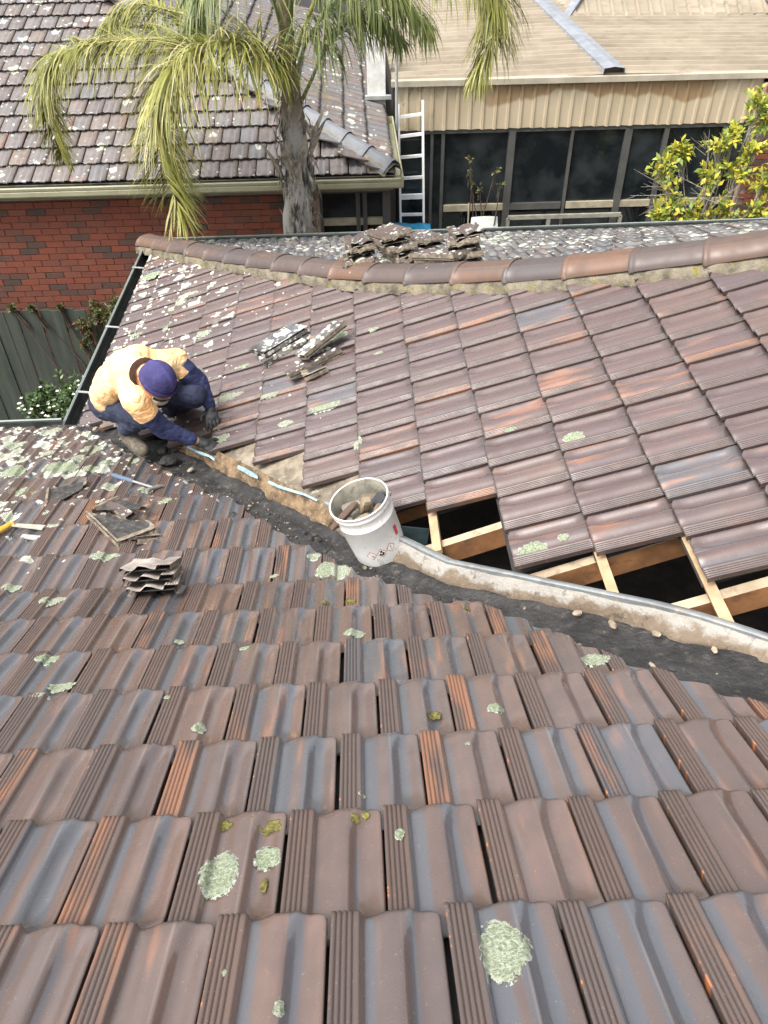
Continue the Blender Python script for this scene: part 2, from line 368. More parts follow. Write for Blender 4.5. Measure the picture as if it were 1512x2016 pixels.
def tile_grid(us, ys, fine=True, under=False):
    mb = MB(); rows = []
    for y in ys:
        row = []
        for u in us:
            z = tile_h(min(u, TW), y)
            if fine and u < .056 and y > -.340:
                for g in range(4):
                    if abs(u-.011*(g+1)) <= .0011: z -= .0034
            yy = y
            if y > -.02: # rounded nose and corner
                k = (y+.02)/.02; yy = y-.022*k*max(0, (u-.192)/(TW-.192))**2; z -= .004*k**3
            if u <= .0001: z -= .0015
            if u >= TW-.0001: z -= .002
            row.append((u, yy, z))
        rows.append(row)
    mb.sheet([r for r in rows], 0, True)
    T = .022
    sm_ = 1 if under else 0
    f = rows[0]; mb.sheet([[(a, b-.020, c-T) for a, b, c in f], [(a, b-.004, c-.008) for a, b, c in f], [(a, b, c) for a, b, c in f]], sm_, False)          # butt
    l = [r[0] for r in rows]; mb.sheet([[p for p in l], [(p[0]+.002, p[1], p[2]-.026) for p in l]], sm_, False)
    r_ = [r[-1] for r in rows]; mb.sheet([[(p[0]-.001, p[1], p[2]-.016) for p in r_], [p for p in r_]], sm_, False)
    if under:
        bt = [[(a, b, TILT*(1+b/TL)-.002 if .02 < a < TW-.02 and -.36 < b < -.03 else TILT*(1+b/TL)-.018) for a, b, c in r] for r in rows]
        for i in range(len(bt)-1):
            for k in range(len(bt[0])-1):
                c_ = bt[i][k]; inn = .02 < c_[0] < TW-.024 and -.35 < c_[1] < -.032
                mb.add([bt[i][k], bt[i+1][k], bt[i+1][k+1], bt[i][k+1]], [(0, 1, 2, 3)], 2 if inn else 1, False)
        h = rows[-1]; mb.sheet([[p for p in h], [(a, b, c-.03) for a, b, c in h]], 1, False)
    return mb
def add_uv(me):
    uvl = me.uv_layers.new(name='UVMap'); co = [v.co for v in me.vertices]
    dat = []
    for lp in me.loops: c = co[lp.vertex_index]; dat += [c.x, c.y]
    uvl.data.foreach_set('uv', dat)
def fix_normals(me):
    bm = bmesh.new(); bm.from_mesh(me); bmesh.ops.remove_doubles(bm, verts=bm.verts, dist=1e-5); bmesh.ops.recalc_face_normals(bm, faces=bm.faces)
    # the top of a tile must face up
    s = sum(f.normal.z*f.calc_area() for f in bm.faces)
    if s < 0: bmesh.ops.reverse_faces(bm, faces=bm.faces)
    bm.to_mesh(me); bm.free()
def tile_me(name, mat, fine=True):
    if fine: mb = tile_grid(US, YS)
    else: mb = tile_grid([0, .028, .056, .066, .10, .138, .152, .19, TW], [0, -.05, -.30, -TL], False)
    me = mb.mesh(name, [mat]); fix_normals(me); add_uv(me); return me
ME_A = tile_me('tile_a', M_TA); ME_B = tile_me('tile_b', M_TB)
ME_Al = tile_me('tile_al', M_TAs, False); ME_Bl = tile_me('tile_bl', M_TBs, False)
ME_Cl = tile_me('tile_c', M_TC, False); ME_D = tile_me('tile_d', M_TD, False); ME_Dl = tile_me('tile_dl', M_TDs, False)
LOOSE = tile_grid(US, YS, True, True).mesh('loose_tile', [M_TB, M_UNDER, M_INNER]); add_uv(LOOSE)

def clip(me, planes):
    """planes: (co, no) in the mesh's local space; the side the normal points to is cut off. None if nothing is left"""
    bm = bmesh.new(); bm.from_mesh(me)
    for co, no in planes:
        g = bm.verts[:]+bm.edges[:]+bm.faces[:]
        bmesh.ops.bisect_plane(bm, geom=g, plane_co=co, plane_no=no, clear_outer=True)
        if not bm.faces: bm.free(); return None
    if sum(f.calc_area() for f in bm.faces) < .004: bm.free(); return None
    m2 = me.copy(); bm.to_mesh(m2); bm.free(); return m2
class Stuff:
    def __init__(s): s.bm = bmesh.new(); s.bm.faces.layers.float.new('rnd'); s.n = 0
    def add(s, me, M):
        n = len(s.bm.faces); nv = len(s.bm.verts)
        s.bm.from_mesh(me); s.bm.verts.ensure_lookup_table(); s.bm.faces.ensure_lookup_table()
        for v in s.bm.verts[nv:]: v.co = M @ v.co
        ly = s.bm.faces.layers.float['rnd']; r = random.random()
        for f in s.bm.faces[n:]: f[ly] = r
        s.n += 1
    def build(s, name, mat, parent, **kw):
        me = bpy.data.meshes.new(name); s.bm.to_mesh(me); s.bm.free(); me.materials.clear(); me.materials.append(mat)
        T = Matrix.Translation(WM[parent.name].translation); me.transform(T.inverted())
        o = bpy.data.objects.new(name, me); put(o, parent, T); tag(o, kind='stuff', **kw); return o
def jit(M, a=.004, rot=.006):
    return M @ Matrix.Translation((random.uniform(-a, a)*.75, random.uniform(-a, a)*1.6, random.uniform(-.001, .003))) @ \
        Matrix.Rotation(random.uniform(-rot, rot), 4, 'Z') @ Matrix.Rotation(random.uniform(-rot, rot)*1.3, 4, 'X') @ Matrix.Rotation(random.uniform(-rot, rot), 4, 'Y')
def px_area(M, L=.35, W=.23):
    ps = [proj(M @ Vector(p)) for p in ((0, 0, .03), (W, 0, .03), (W, -L, .03), (0, -L, .03))]
    if min(p[2] for p in ps) < .1: return 0
    cx = sum(p[0] for p in ps)/4; cy = sum(p[1] for p in ps)/4
    if not (-40 < cx < 1552 and -40 < cy < 2060): return 0
    a = 0
    for i in range(4): a += ps[i][0]*ps[(i+1) % 4][1]-ps[(i+1) % 4][0]*ps[i][1]
    return abs(a)/2

# ================================================================== the setting
def ground():
    m = NT('ground_soil'); p = m.pos()
    c = m.mix(m.ramp(m.noise(p, 2., 5, .65), .35, .65), (.055, .05, .035), (.11, .10, .075))
    c = m.mix(m.ramp(m.noise(p, .6, 3, .6), .5, .7), c, (.04, .065, .02))
    mt = m.out(c, .95, m.bump(m.noise(p, 20., 5, .7), .6, .03))
    mb = MB(); N = 24; S = 240
    mb.sheet([[(-S+2*S*i/N, -S+2*S*j/N, GZ) for i in range(N+1)] for j in range(N+1)])
    mb.build('ground', mt, None, kind='structure', label='dark earth and grass ground around the houses', cat='ground')
    pv = simple('courtyard_paving', (.20, .19, .175), .9, .2, 3, usepos=True)
    mb = MB(); mb.box((4.6, 11.1, GZ+.02), (9.6, 3.3, .04)); mb.build('courtyard', pv, None, kind='structure', label='grey paved courtyard in front of the glazed sunroom', cat='paving')
ground()

# ================================================================== the house whose roof is being repaired
house = empty('tiled_house', (0, 2, GZ), label='house with dark glazed terracotta roof and an opened valley under repair', cat='house')

# --- tile layout on the near slope
def A_rows():
    rows = []
    for k in range(-3, 14):
        if k <= 6: y = .683+.30933*k; p = PA; sc_ = 1.
        else: y = 2.539+(k-6)*.352; p = PA2; sc_ = 1.063
        rows.append((k, y, p, sc_, .132 if k % 2 == 0 else .018))
    return rows
AR = A_rows()
def A_frame(k, y, p, s, x):
    wv = Vector((0, math.cos(p), -math.sin(p))); n = Vector((0, math.sin(p), math.cos(p)))
    return frame(Vector((x, y, zA(y)))-n*.047, Vector((1, 0, 0)), wv, n) @ Matrix.Diagonal((1, s, 1, 1))
def surfA(x, y):
    """top of the tiles of the near slope"""
    for k, yk, p, s, x0 in AR:
        if y <= yk+1e-6: break
    u = (x-x0) % .23; v = (y-yk)/math.cos(p)/s
    M = A_frame(k, yk, p, s, x-u)
    q = M @ Vector((u, v, tile_h(min(u, TW), max(v, -.39)))); return q.z
ACUT = [(-3, .25), (-2.6, .25), (-2.046, .216), (-1.616, .15), (-1.065, .05), (-.627, .082), (-.317, .088), (.045, .03), (.258, .06), (.527, .163), (.736, .19), (.916, .294), (1.113, .33), (4, .4)]
def acut(y):   # distance in x between the valley line and the cut edge of the near tiles
    x = xval(y)
    for a, b in zip(ACUT, ACUT[1:]):
        if x <= b[0]+.2: return lerp(a[1], b[1], max(0, min(1, (x-.2-a[0])/(b[0]-a[0]))))
    return .4

tiles = []   # (area, mesh, matrix, slope)
for k, y, p, s, x0 in AR:
    i0 = int((-4.6-x0)/.23)
    for i in range(i0, 22):
        x = x0+.23*i
        yc = y-.16
        lim = xval(yc)-acut(yc)
        M = jit(A_frame(k, y, p, s, x))
        if x > xval(y-.34)+.1 or x > 3.6: continue
        me = ME_A
        if x+.23 > xval(y)-acut(y)-.02 or x+.23 > lim-.02:
            # cut parallel to the valley, a little ragged
            e0 = Vector((xval(y)-acut(y), y, zA(y))); y1 = y-.3; e1 = Vector((xval(y1)-acut(y1), y1, zA(y1)))
            Mi = M.inverted(); a = Mi @ e0; b = Mi @ e1; d = (b-a); nrm = Vector((-d.y, d.x, 0)).normalized()
            if nrm.x < 0: nrm = -nrm
            an = random.uniform(-.12, .12); nrm = Matrix.Rotation(an, 3, 'Z') @ nrm
            me = clip(ME_A, [((a+b)/2+nrm*random.uniform(-.02, .03), nrm)])
            if me is None: continue
        tiles.append([px_area(M), me, M, 'A', me is ME_A])

# --- tile layout on the slope beyond the valley
GB = .32357; XB = .94521
BLOW = {-10: 5.10, -9: 4.95, -8: 4.63, -7: 4.36, -6: 4.10, -5: 3.80, -4: 3.413, -3: 3.00, -2: 2.886, -1: 2.355, 0: 2.295, 1: 2.01, 2: 1.705, 3: 1.5, 4: 1.24, 5: 1.0, 6: .7, 7: .45, 8: .2, 9: 0}
wB = Vector((-math.cos(PB), 0, -math.sin(PB))); nB = Vector((-math.sin(PB), 0, math.cos(PB)))
def B_frame(j, y):
    x = XB+GB*j+(.085 if j == -10 else 0)
    return frame(Vector((x, y, zB(x)))-nB*.047, Vector((0, 1, 0)), wB, nB)
def surfB(x, y):
    j = math.floor((x-XB)/GB); u = (y-BLOW[max(-10, min(9, j))]) % .23; xb = XB+GB*j; v = -(x-xb)/math.cos(PB)
    q = B_frame(j, y-u) @ Vector((u, v, tile_h(min(u, TW), v))); return q.z
for j in range(-10, 10):
    y0 = BLOW[j]; i = 0
    while True:
        y = y0+.23*i; i += 1
        xb = XB+GB*j; yh = max(yhip(xb), yhip(xb+.33))
        if y > yh: break
        M = jit(B_frame(j, y), .004, .007); me = ME_B
        if y+.23 > min(yhip(xb), yhip(xb+.33))-.02:
            a = M.inverted() @ Vector((xb, yhip(xb)-.03, zB(xb))); b = M.inverted() @ Vector((xb+.33, yhip(xb+.33)-.03, zB(xb+.33)))
            d = b-a; nrm = Vector((-d.y, d.x, 0)).normalized()
            if nrm.x < 0: nrm = -nrm
            me = clip(ME_B, [((a+b)/2, nrm)])
            if me is None: continue
        tiles.append([px_area(M), me, M, 'B', me is ME_B])
# a few neighbours of the opened valley have slipped
slopeA = None
# --- carriers of the tiles: roofing felt on the near slope, on the other a sheet added to block light leaks
def sheetA(z=-.062):
    mb = MB(); rows = []
    for y in [-.4+.2*i for i in range(28)]+[5.1]:
        xs = xval(y)+.30
        rows.append([Vector((lerp(-5.2, xs, t), y, zA(y)+z)) for t in (0, .25, .5, .75, 1)])
    mb.sheet(rows); return mb
slopeA = sheetA().build('roof_slope', M_FELT, house); tag(slopeA, label='near slope of brown glazed tiles running down to the valley')
mb = MB(); rows = []
xs_ = [XB+GB*j for j in range(-10, 11)]
for j in range(-10, 10):
    xa, xb = XB+GB*j+.01, XB+GB*(j+1)+.008
    ya = BLOW[j]+.03
    mb.sheet([[Vector((xa, ya, zB(xa)-.075)), Vector((xb, ya, zB(xb)-.075))], [Vector((xa, yhip(xa), zB(xa)-.075)), Vector((xb, yhip(xb), zB(xb)-.075))]])
slopeB = mb.build('roof_slope', M_FELT, house); tag(slopeB, label='slope beyond the valley with its lowest tiles taken off')
slopes = {'A': slopeA, 'B': slopeB}
tiles.sort(key=lambda t: -t[0])
far = Stuff(); farB = Stuff(); nt_ = 0
for a, me, M, sname, full in tiles:
    if a > 0 and nt_ < 300:
        put(bpy.data.objects.new('roof_tile', me), slopes[sname], M); nt_ += 1
    else:
        (far if sname == 'A' else farB).add(me if not full else (ME_A if sname == 'A' else ME_B), M)
if far.n: far.build('small_roof_tiles', M_TAs, slopeA)
if farB.n: farB.build('small_roof_tiles', M_TBs, slopeB)

# --- slope beyond the hip, seen almost edge-on
mb = MB(); rows = []
cx_ = [-2.3+.25*i for i in range(27)]
for t in (0, .5, 1):
    rows.append([Vector((x, lerp(CEY, max(yhip(x), yhip(x)), t), lerp(CEZ, zB(x), t)-.07)) for x in cx_])
mb.sheet(rows); slopeC = mb.build('roof_slope', M_FELT, house); tag(slopeC, label='lichen covered grey slope beyond the hip')
farC = Stuff()
def C_pt(x, y):
    t = (CEY-y)/(CEY-yhip(x)); return Vector((x, y, lerp(CEZ, zB(x), t)))
def surfC(x, y): return C_pt(x, y).z+.012
for r in range(0, 17):
    y = CEY+.02-.332*r
    for i in range(0, 27):
        x = -2.32+.23*i+(.115 if r % 2 else 0)
        if y < yhip(x+.1)+.02 or y-.3 > CEY: continue
        p0 = C_pt(x, y); p1 = C_pt(x, y-.3); wv = (p0-p1).normalized(); q = C_pt(x+.22, y)
        ux = (q-p0).normalized(); n = ux.cross(wv).normalized(); ux = wv.cross(n)
        M = jit(frame(p0-n*.045, ux, wv, n), .006, .012)
        me = ME_Cl; yh = yhip(x+.1)
        if y-.40 < yh:
            a = M.inverted() @ Vector((x, yhip(x), p0.z)); b = M.inverted() @ Vector((x+.23, yhip(x+.23), p0.z)); d = b-a
            nrm = Vector((-d.y, d.x, 0)).normalized()
            if nrm.y > 0: nrm = -nrm
            me = clip(ME_Cl, [((a+b)/2, nrm)])
            if me is None: continue
        farC.add(me, M)
farC.build('back_roof_tiles', M_TC, slopeC)

# --- hip: mortar bedding and caps
hp = []
for i in range(len(HIP)-1):
    a, b = HIP[i], HIP[i+1]
    for t in (0, .25, .5, .75): x = lerp(a[0], b[0], t); y = lerp(a[1], b[1], t); hp.append(Vector((x, y, zB(x))))
hp.append(Vector((HIP[-1][0], HIP[-1][1], zB(HIP[-1][0]))))
def sm(pts, n=3):
    for _ in range(n): pts = [pts[0]]+[(pts[i-1]+pts[i]*2+pts[i+1])/4 for i in range(1, len(pts)-1)]+[pts[-1]]
    return pts
hp = sm(hp, 3)
def along(pts, s):
    for a, b in zip(pts, pts[1:]):
        L = (b-a).length
        if s <= L: return a+(b-a)*(s/L), (b-a).normalized()
        s -= L
    return pts[-1], (pts[-1]-pts[-2]).normalized()
HL = sum((b-a).length for a, b in zip(hp, hp[1:]))
mb = MB(); rows = []; N = 130
for i in range(N+1):
    p, d = along(hp, HL*i/N); sd_ = d.cross(Vector((0, 0, 1))).normalized(); row = []   # sd_ points to the near side
    for k, (o, z) in enumerate(((.152, -.060), (.136, .004), (.08, .03), (0, .045), (-.08, .03), (-.15, -.06))):
        nz = noise.noise(p*9+Vector((k*3.1, 0, 0)))
        row.append(p+sd_*(o+.022*nz*(1 if k < 2 else .3))+Vector((0, 0, z+.014*noise.noise(p*14+Vector((0, k*2., 5))))))
    rows.append(row)
mb.sheet(rows); mb.build('mortar_bedding', M_MOSS, house)
def cap_mesh():
    mb = MB(); rows = []
    prof = []
    for k in range(13):
        a = math.radians(-2+184*k/12); prof.append((math.copysign(abs(math.cos(a))**.85, math.cos(a))*.128, math.sin(a)**1.3*.078 if math.sin(a) > 0 else -.006))
    L = .445
    for y, s in ((0, 1.06), (.003, 1.11), (.014, 1.13), (.028, 1.12), (.034, 1.05), (.046, 1.04), (.050, 1.02), (.10, 1.0), (.3, .985), (L, .97)):
        rows.append([(a*s, y, b*s) for a, b in prof])
    mb.sheet(rows); mb.sheet([[(a*.9, b, c*.88) for a, b, c in rows[0]], [p for p in rows[0]]], 0, False)
    mb.sheet([[(a*.9, y*.95+.004, b*.88) for a, b in prof][::-1] for y in (0, L)], 0, True)
    me = mb.mesh('cap', [M_CAP]); add_uv(me); return me
CAP = cap_mesh()
s = .02
while s < HL-.3:
    p, d = along(hp, s); p2, _ = along(hp, s+.42)
    d = (p2-p).normalized(); x = d.cross(Vector((0, 0, 1))).normalized(); z = x.cross(d)
    M = frame(p+z*.022, x, d, z) @ Matrix.Rotation(random.uniform(-.03, .03), 4, 'Y') @ Matrix.Rotation(random.uniform(-.015, .015)+.02, 4, 'X')
    put(bpy.data.objects.new('hip_cap', CAP), house, M); s += .405
# the last cap at the eave corner is closed by a rounded end
mb = MB(); p, d = along(hp, .03); x = d.cross(Vector((0, 0, 1))).normalized(); z = x.cross(d); M = frame(p+z*.03, x, d, z)
rows = []
for t in range(6):
    a = t/5*math.pi/2; s_ = math.cos(a)*1.1; rows.append([M @ Vector((math.cos(math.radians(-8+196*k/12))*.128*s_, -.07*math.sin(a), math.sin(math.radians(-8+196*k/12))*.078*max(s_, .05)-.02*math.sin(a))) for k in range(13)])
mb.sheet(rows); mb.build('hip_end_cap', simple('end_cap_grey', (.17, .16, .16), .55), house)

# --- gutters
def gutter(path, inward, name='gutter', wd=.14, mats=None, brackets=(), flip=False, hgt=.10):
    """path: back top edge; inward = outward direction; quad profile swept along the path"""
    prof = [(-.005, .0), (-.005, -hgt), (wd*.8, -hgt-.005), (wd, -hgt*.6), (wd, .012), (wd+.004, .026), (wd-.006, .034), (wd-.018, .028), (wd-.014, .010), (wd-.012, -hgt*.55), (wd*.75, -hgt+.006), (.006, -hgt+.008)]
    mb = MB(); P = [Vector(p) for p in path]; rows = []
    for p, o in zip(P, inward): rows.append([p+Vector(o)*a+Vector((0, 0, b)) for a, b in prof])
    n = len(prof)
    for i in range(len(rows)-1):
        q = rows[i]+rows[i+1]
        for k in range(n-1):
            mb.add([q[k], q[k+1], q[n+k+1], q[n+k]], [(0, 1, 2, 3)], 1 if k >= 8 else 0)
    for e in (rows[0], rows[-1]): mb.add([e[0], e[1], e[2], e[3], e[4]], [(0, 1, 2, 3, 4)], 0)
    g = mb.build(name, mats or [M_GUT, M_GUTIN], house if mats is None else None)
    return g
GI = Vector((-2.24, 5.14, -3.60))   # inside corner, back top edges
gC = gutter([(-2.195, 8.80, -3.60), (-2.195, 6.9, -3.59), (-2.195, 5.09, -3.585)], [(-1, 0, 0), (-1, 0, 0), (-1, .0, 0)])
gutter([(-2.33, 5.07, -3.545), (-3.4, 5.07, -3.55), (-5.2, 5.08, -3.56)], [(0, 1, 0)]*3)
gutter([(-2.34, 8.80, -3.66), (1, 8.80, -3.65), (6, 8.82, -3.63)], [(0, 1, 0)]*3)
for y in (8.02, 6.75, 5.65):
    mb = MB(); mb.box((-2.265, y, -3.566), (.15, .024, .006), Matrix.Rotation(.12, 3, 'Y')); mb.build('gutter_strap', M_STRAP, gC)
# fascias and soffit, walls under the eaves
mb = MB(); mb.box((-2.175, 6.95, -3.72), (.03, 3.6, .24)); mb.box((-3.8, 5.04, -3.70), (3.0, .03, .22)); mb.box((1.9, 8.77, -3.74), (8.2, .03, .22)); mb.build('fascia', M_GUT, house)
M_OWALL = simple('cream_brick', (.34, .28, .22), .9, .2, 5)
mb = MB(); mb.box((-1.85, 6.7, (GZ-3.7)/2), (.22, 3.4, 6.3-3.7)); mb.box((-3.7, 4.72, (GZ-3.66)/2), (3.4, .22, 6.3-3.66)); mb.box((2.0, 8.3, (GZ-3.75)/2), (7.5, .22, 6.3-3.75)); mb.build('wall', M_OWALL, house)
mb = MB(); mb.box((-2.02, 6.9, -3.83), (.40, 3.7, .012)); mb.box((-3.8, 4.87, -3.80), (3, .36, .012)); mb.box((2.0, 8.55, -3.85), (8.2, .45, .012)); mb.build('soffit', M_OWALL, house)
# ceiling and end wall of the roof space, its darkness put into the colour
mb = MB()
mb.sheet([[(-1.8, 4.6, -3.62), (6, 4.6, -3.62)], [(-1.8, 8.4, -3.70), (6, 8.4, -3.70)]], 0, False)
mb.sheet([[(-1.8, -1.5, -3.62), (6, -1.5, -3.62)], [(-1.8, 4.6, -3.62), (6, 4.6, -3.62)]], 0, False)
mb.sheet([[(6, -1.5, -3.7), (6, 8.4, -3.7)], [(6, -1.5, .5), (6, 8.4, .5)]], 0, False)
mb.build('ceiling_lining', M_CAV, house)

# --- rafters and batten stubs in the opened strip
def rafter(y, x1=3.4):
    while yhip(x1) < y+.2: x1 -= .1
    x0 = xval(y)+.33; mb = MB(); W_, Hh = .045, .125; dz = -.098
    a = Vector((x0, y, zB(x0)+dz)); b = Vector((x1, y, zB(x1)+dz)); vs = []
    for p in (a, b):
        for dy, d in ((-W_/2, 0), (W_/2, 0), (W_/2, -Hh), (-W_/2, -Hh)): vs.append(p+Vector((0, dy, d)))
    mb.add(vs, [(0, 1, 5, 4)], 0); mb.add(vs, [(3, 0, 4, 7), (1, 2, 6, 5), (2, 3, 7, 6), (0, 3, 2, 1), (4, 5, 6, 7)], 1)
    mb.build('rafter', [M_WOOD_T, M_WOOD_S], slopeB)
for y in (4.28, 3.90, 3.50, 3.12, 2.735, 2.36, 2.00, 1.62, 1.24): rafter(y)
for j, ya in ((-2, 2.66), (0, 2.07), (1, 1.80), (2, 1.5), (3, 1.3), (-1, 2.30)):
    x = XB+GB*j+.035; mb = MB(); z = zB(x)-.072
    if j == -1: continue
    mb.box((x, (ya+BLOW[j]+.35)/2, z), (.042, BLOW[j]+.35-ya, .026), Matrix.Rotation(-PB, 3, 'Y')); mb.build('batten', M_BATTEN, slopeB)

# --- the valley: tar coated tray, mortar and metal upstand
def vpt(y, dx, dz): x = xval(y)+dx; return Vector((x, y, zA(y)+dz))
ys = [5.16-.035*i for i in range(140)]
def vb(y):   # where tar gives way to the upstand
    x = xval(y); v = .24-.13*sst(.8, 1.5, x)
    return v*(1-sst(4.6, 5.0, y)*.4)
mb = MB(); rows = []
for y in ys:
    row = []; a = acut(y)+.16; b = vb(y)+.01; n = 22
    for i in range(n+1):
        t = i/n; dx = -a+(a+b)*t; p = vpt(y, dx, 0)
        base = (-.050-.012*math.sin(math.pi*t) if t > .25 else -.050)+.035*sst(.65, 1., t)
        bump_ = .014*noise.noise(p*7)+.010*noise.noise(p*19)+.006*noise.noise(p*45)
        edge = .012*sst(.55, .25, abs(t-.55))
        p.z += base+(bump_+edge if t > .12 else 0)
        row.append(p)
    rows.append(row)
mb.sheet(rows); valley = mb.build('valley_tray', M_TAR, house); tag(valley, label='black tar coated valley tray with mortar upstand')
# upstand: dirt further down, mortar and metal higher up
mbm, mbd, mbz = MB(), MB(), MB()
rowsM = []
def upd(y): return .285-.125*sst(.75, 1.5, xval(y))
def upz(y): return zB(xval(y)+upd(y))-.018
for i, y in enumerate(ys):
    if y > 4.45: continue
    b = vb(y); row = []; top = upz(y); bot = zA(y)-.030
    for k in range(8):
        t = k/7; p = Vector((xval(y)+lerp(min(b, upd(y)-.02)-.035, upd(y), t**1.6), y, lerp(bot, top, t)))
        d_ = .026*noise.noise(p*5+Vector((0, 0, 3)))+.016*noise.noise(p*17)+.007*noise.noise(p*45)
        lump = .045*sst(.62, .3, abs(xval(y)-1.12)/.55)*(1-t)*max(0, noise.noise(Vector((y*7, t*2, 0)))+.35)
        p.x -= (d_+lump)*(1-.92*t); p.y -= (d_+lump)*.6*(1-.92*t); row.append(p)
    rowsM.append((y, row))
mr = [r for y, r in rowsM if y < 3.15]; mbm.sheet(mr); ob = mbm.build('mortar_bed', M_UPST, valley)
ob.data.attributes.new('hgt', 'FLOAT', 'POINT').data.foreach_set('value', [k/7 for r in mr for k in range(8)])
mbd.sheet([r for y, r in rowsM if y > 3.08]); mbd.build('dirt_bed', M_SOIL, valley)
rz = []
for y, r in rowsM:
    if y > 3.25: continue
    x = xval(y)+upd(y)+.003*noise.noise(Vector((y*4, 0, 0))); t = upz(y)
    wob = .004*noise.noise(Vector((y*3, 5, 0)))
    rz.append([Vector((x-.008, y-.006, t-.022+wob)), Vector((x-.007, y-.005, t+.003+wob)), Vector((x-.003, y-.002, t+.008+wob)), Vector((x+.006, y+.004, t+.008+wob)), Vector((x+.012, y+.009, t+.001+wob)), Vector((x+.03, y+.024, t-.012+wob)), Vector((x+.032, y+.026, t-.06))])
mbz.sheet(rz, 0, False); mbz.build('metal_edge', M_ZINC, valley)
# bedding and felt left between the dirt and the lowest tiles near the worker
mb = MB(); rows = []
for y, r in rowsM:
    if y < 3.0: continue
    row = []
    for t in (0, .33, .66, 1):
        x = xval(y)+lerp(.27, .62, t); p = Vector((x, y+.0, zB(x)-.05-.02*(1-t))); p.z += .012*noise.noise(p*12); row.append(p)
    rows.append(row)
mb.sheet(rows); mb.build('sarking_strip', simple('old_bedding', (.21, .175, .13), .95, .4, 10, bump=.8, dirt=((.34, .31, .26), .7), usepos=True), valley)

# ================================================================== small things on the roof
def slope_frame(p, n, yaw):
    n = Vector(n).normalized(); x = Vector((math.cos(yaw), math.sin(yaw), 0)); x = (x-n*x.dot(n)).normalized()
    return frame(Vector(p), x, n.cross(x), n)
NA1 = Vector((0, math.sin(PA), math.cos(PA))); NA2 = Vector((0, math.sin(PA2), math.cos(PA2)))
def nA(y): return NA1 if y <= YB else NA2
M_LT = tile_mat('loose_tile_glaze', False, 'B', 9., (.62, 0, 0, .4), .6, rough=.45)
M_LT2 = tile_mat('lichened_underside', False, 'C', 9., (.85, 0, 0, .4), .8, rough=.8)
M_PALE = simple('dusty_tile', (.40, .35, .31), .75, .3, 12, bump=.4, dirt=((.44, .42, .37), .8))
def loose_mesh(planes=(), mats=None):
    me = LOOSE.copy()
    for i_, m_ in enumerate(mats or (M_LT, M_UNDER, M_INNER)): me.materials[i_] = m_
    bm = bmesh.new(); bm.from_mesh(me)
    bmesh.ops.remove_doubles(bm, verts=bm.verts, dist=1e-5)
    for co, no in planes:
        r = bmesh.ops.bisect_plane(bm, geom=bm.verts[:]+bm.edges[:]+bm.faces[:], plane_co=co, plane_no=no, clear_outer=True)
        ed = [e for e in r['geom_cut'] if isinstance(e, bmesh.types.BMEdge)]
        try:
            ff = bmesh.ops.edgenet_fill(bm, edges=ed)['faces']
            for f in ff: f.material_index = 1
        except Exception: pass
    bmesh.ops.recalc_face_normals(bm, faces=bm.faces)
    c = Vector((.112, -.2, .014))
    for v in bm.verts: v.co -= c
    bm.to_mesh(me); bm.free(); return me
def loose(p, n, yaw, lift=.0, flip=False, planes=(), tilt=(0, 0), label='', group=None, name='broken_tile', mats=None):
    M = slope_frame(Vector(p)+Vector(n)*lift, n, yaw) @ Matrix.Rotation(tilt[0], 4, 'X') @ Matrix.Rotation(tilt[1], 4, 'Y')
    if flip: M = M @ Matrix.Rotation(math.pi, 4, 'X')
    o = bpy.data.objects.new(name, loose_mesh(planes, mats)); put(o, None, M); tag(o, label, 'roof tile', group); return o
def sA(px, py, dz=0): p = onA(px, py); p.z = surfA(p.x, p.y)+dz; return p
def sB(px, py, dz=0): p = onB(px, py); p.z = surfB(p.x, p.y)+dz; return p
def cutp(x, y, ang): return (Vector((x, y, 0)), Vector((math.cos(ang), math.sin(ang), 0)))
# near slope, by the hammer
p = sA(130, 972); loose(p, NA2, .25, .03, True, [cutp(.16, -.20, .75), cutp(.1, -.30, -1.9)], (.04, .02), 'upturned broken tile with pale rim, black inside, beside the hammer')
p = sA(240, 1035); loose(p, NA2, .7, .028, True, [cutp(.12, -.24, -.6)], (.03, -.05), 'upturned tile half lying lowest in the heap between hammer and tile stack', 'heap of broken tiles on the near slope')
p = sA(240, 1018); loose(p, NA2, -.55, .062, True, [cutp(.13, -.2, .9), cutp(.13, -.30, -1.7)], (-.08, .10), 'triangular tile piece with orange broken corner on top of the heap', 'heap of broken tiles on the near slope')
p = sA(275, 1012); loose(p, NA2, .9, .040, False, [cutp(.07, -.2, .2), cutp(.1, -.22, -1.4)], (.10, -.12), 'small lichened tile shard leaning at the right of the heap', 'heap of broken tiles on the near slope')
p = sA(228, 1062); loose(p, NA1, 2.1, .03, True, [cutp(.11, -.15, .4), cutp(.1, -.2, -2.2)], (.0, .05), 'small dark shard with pale rim poking out below the heap', 'heap of broken tiles on the near slope')
p = sA(306, 1165)
lb = ['bottom tile of the short stack of cut tiles on the near slope', 'middle tile of the short stack of cut tiles on the near slope', 'top tile, scalloped and broken, on the short stack on the near slope']
for k in range(3):
    loose(p+Vector((-.012*k, .010*k, 0)), NA1, .16-.10*k+math.pi, .030+.034*k, False, [cutp(.1, -.10-.02*k, 1.45+.1*k), cutp(.1, -.345, -1.6)], (.02*k, .01), lb[k], 'stack of cut tiles on the near slope', mats=(M_PALE, M_UNDER, M_INNER))
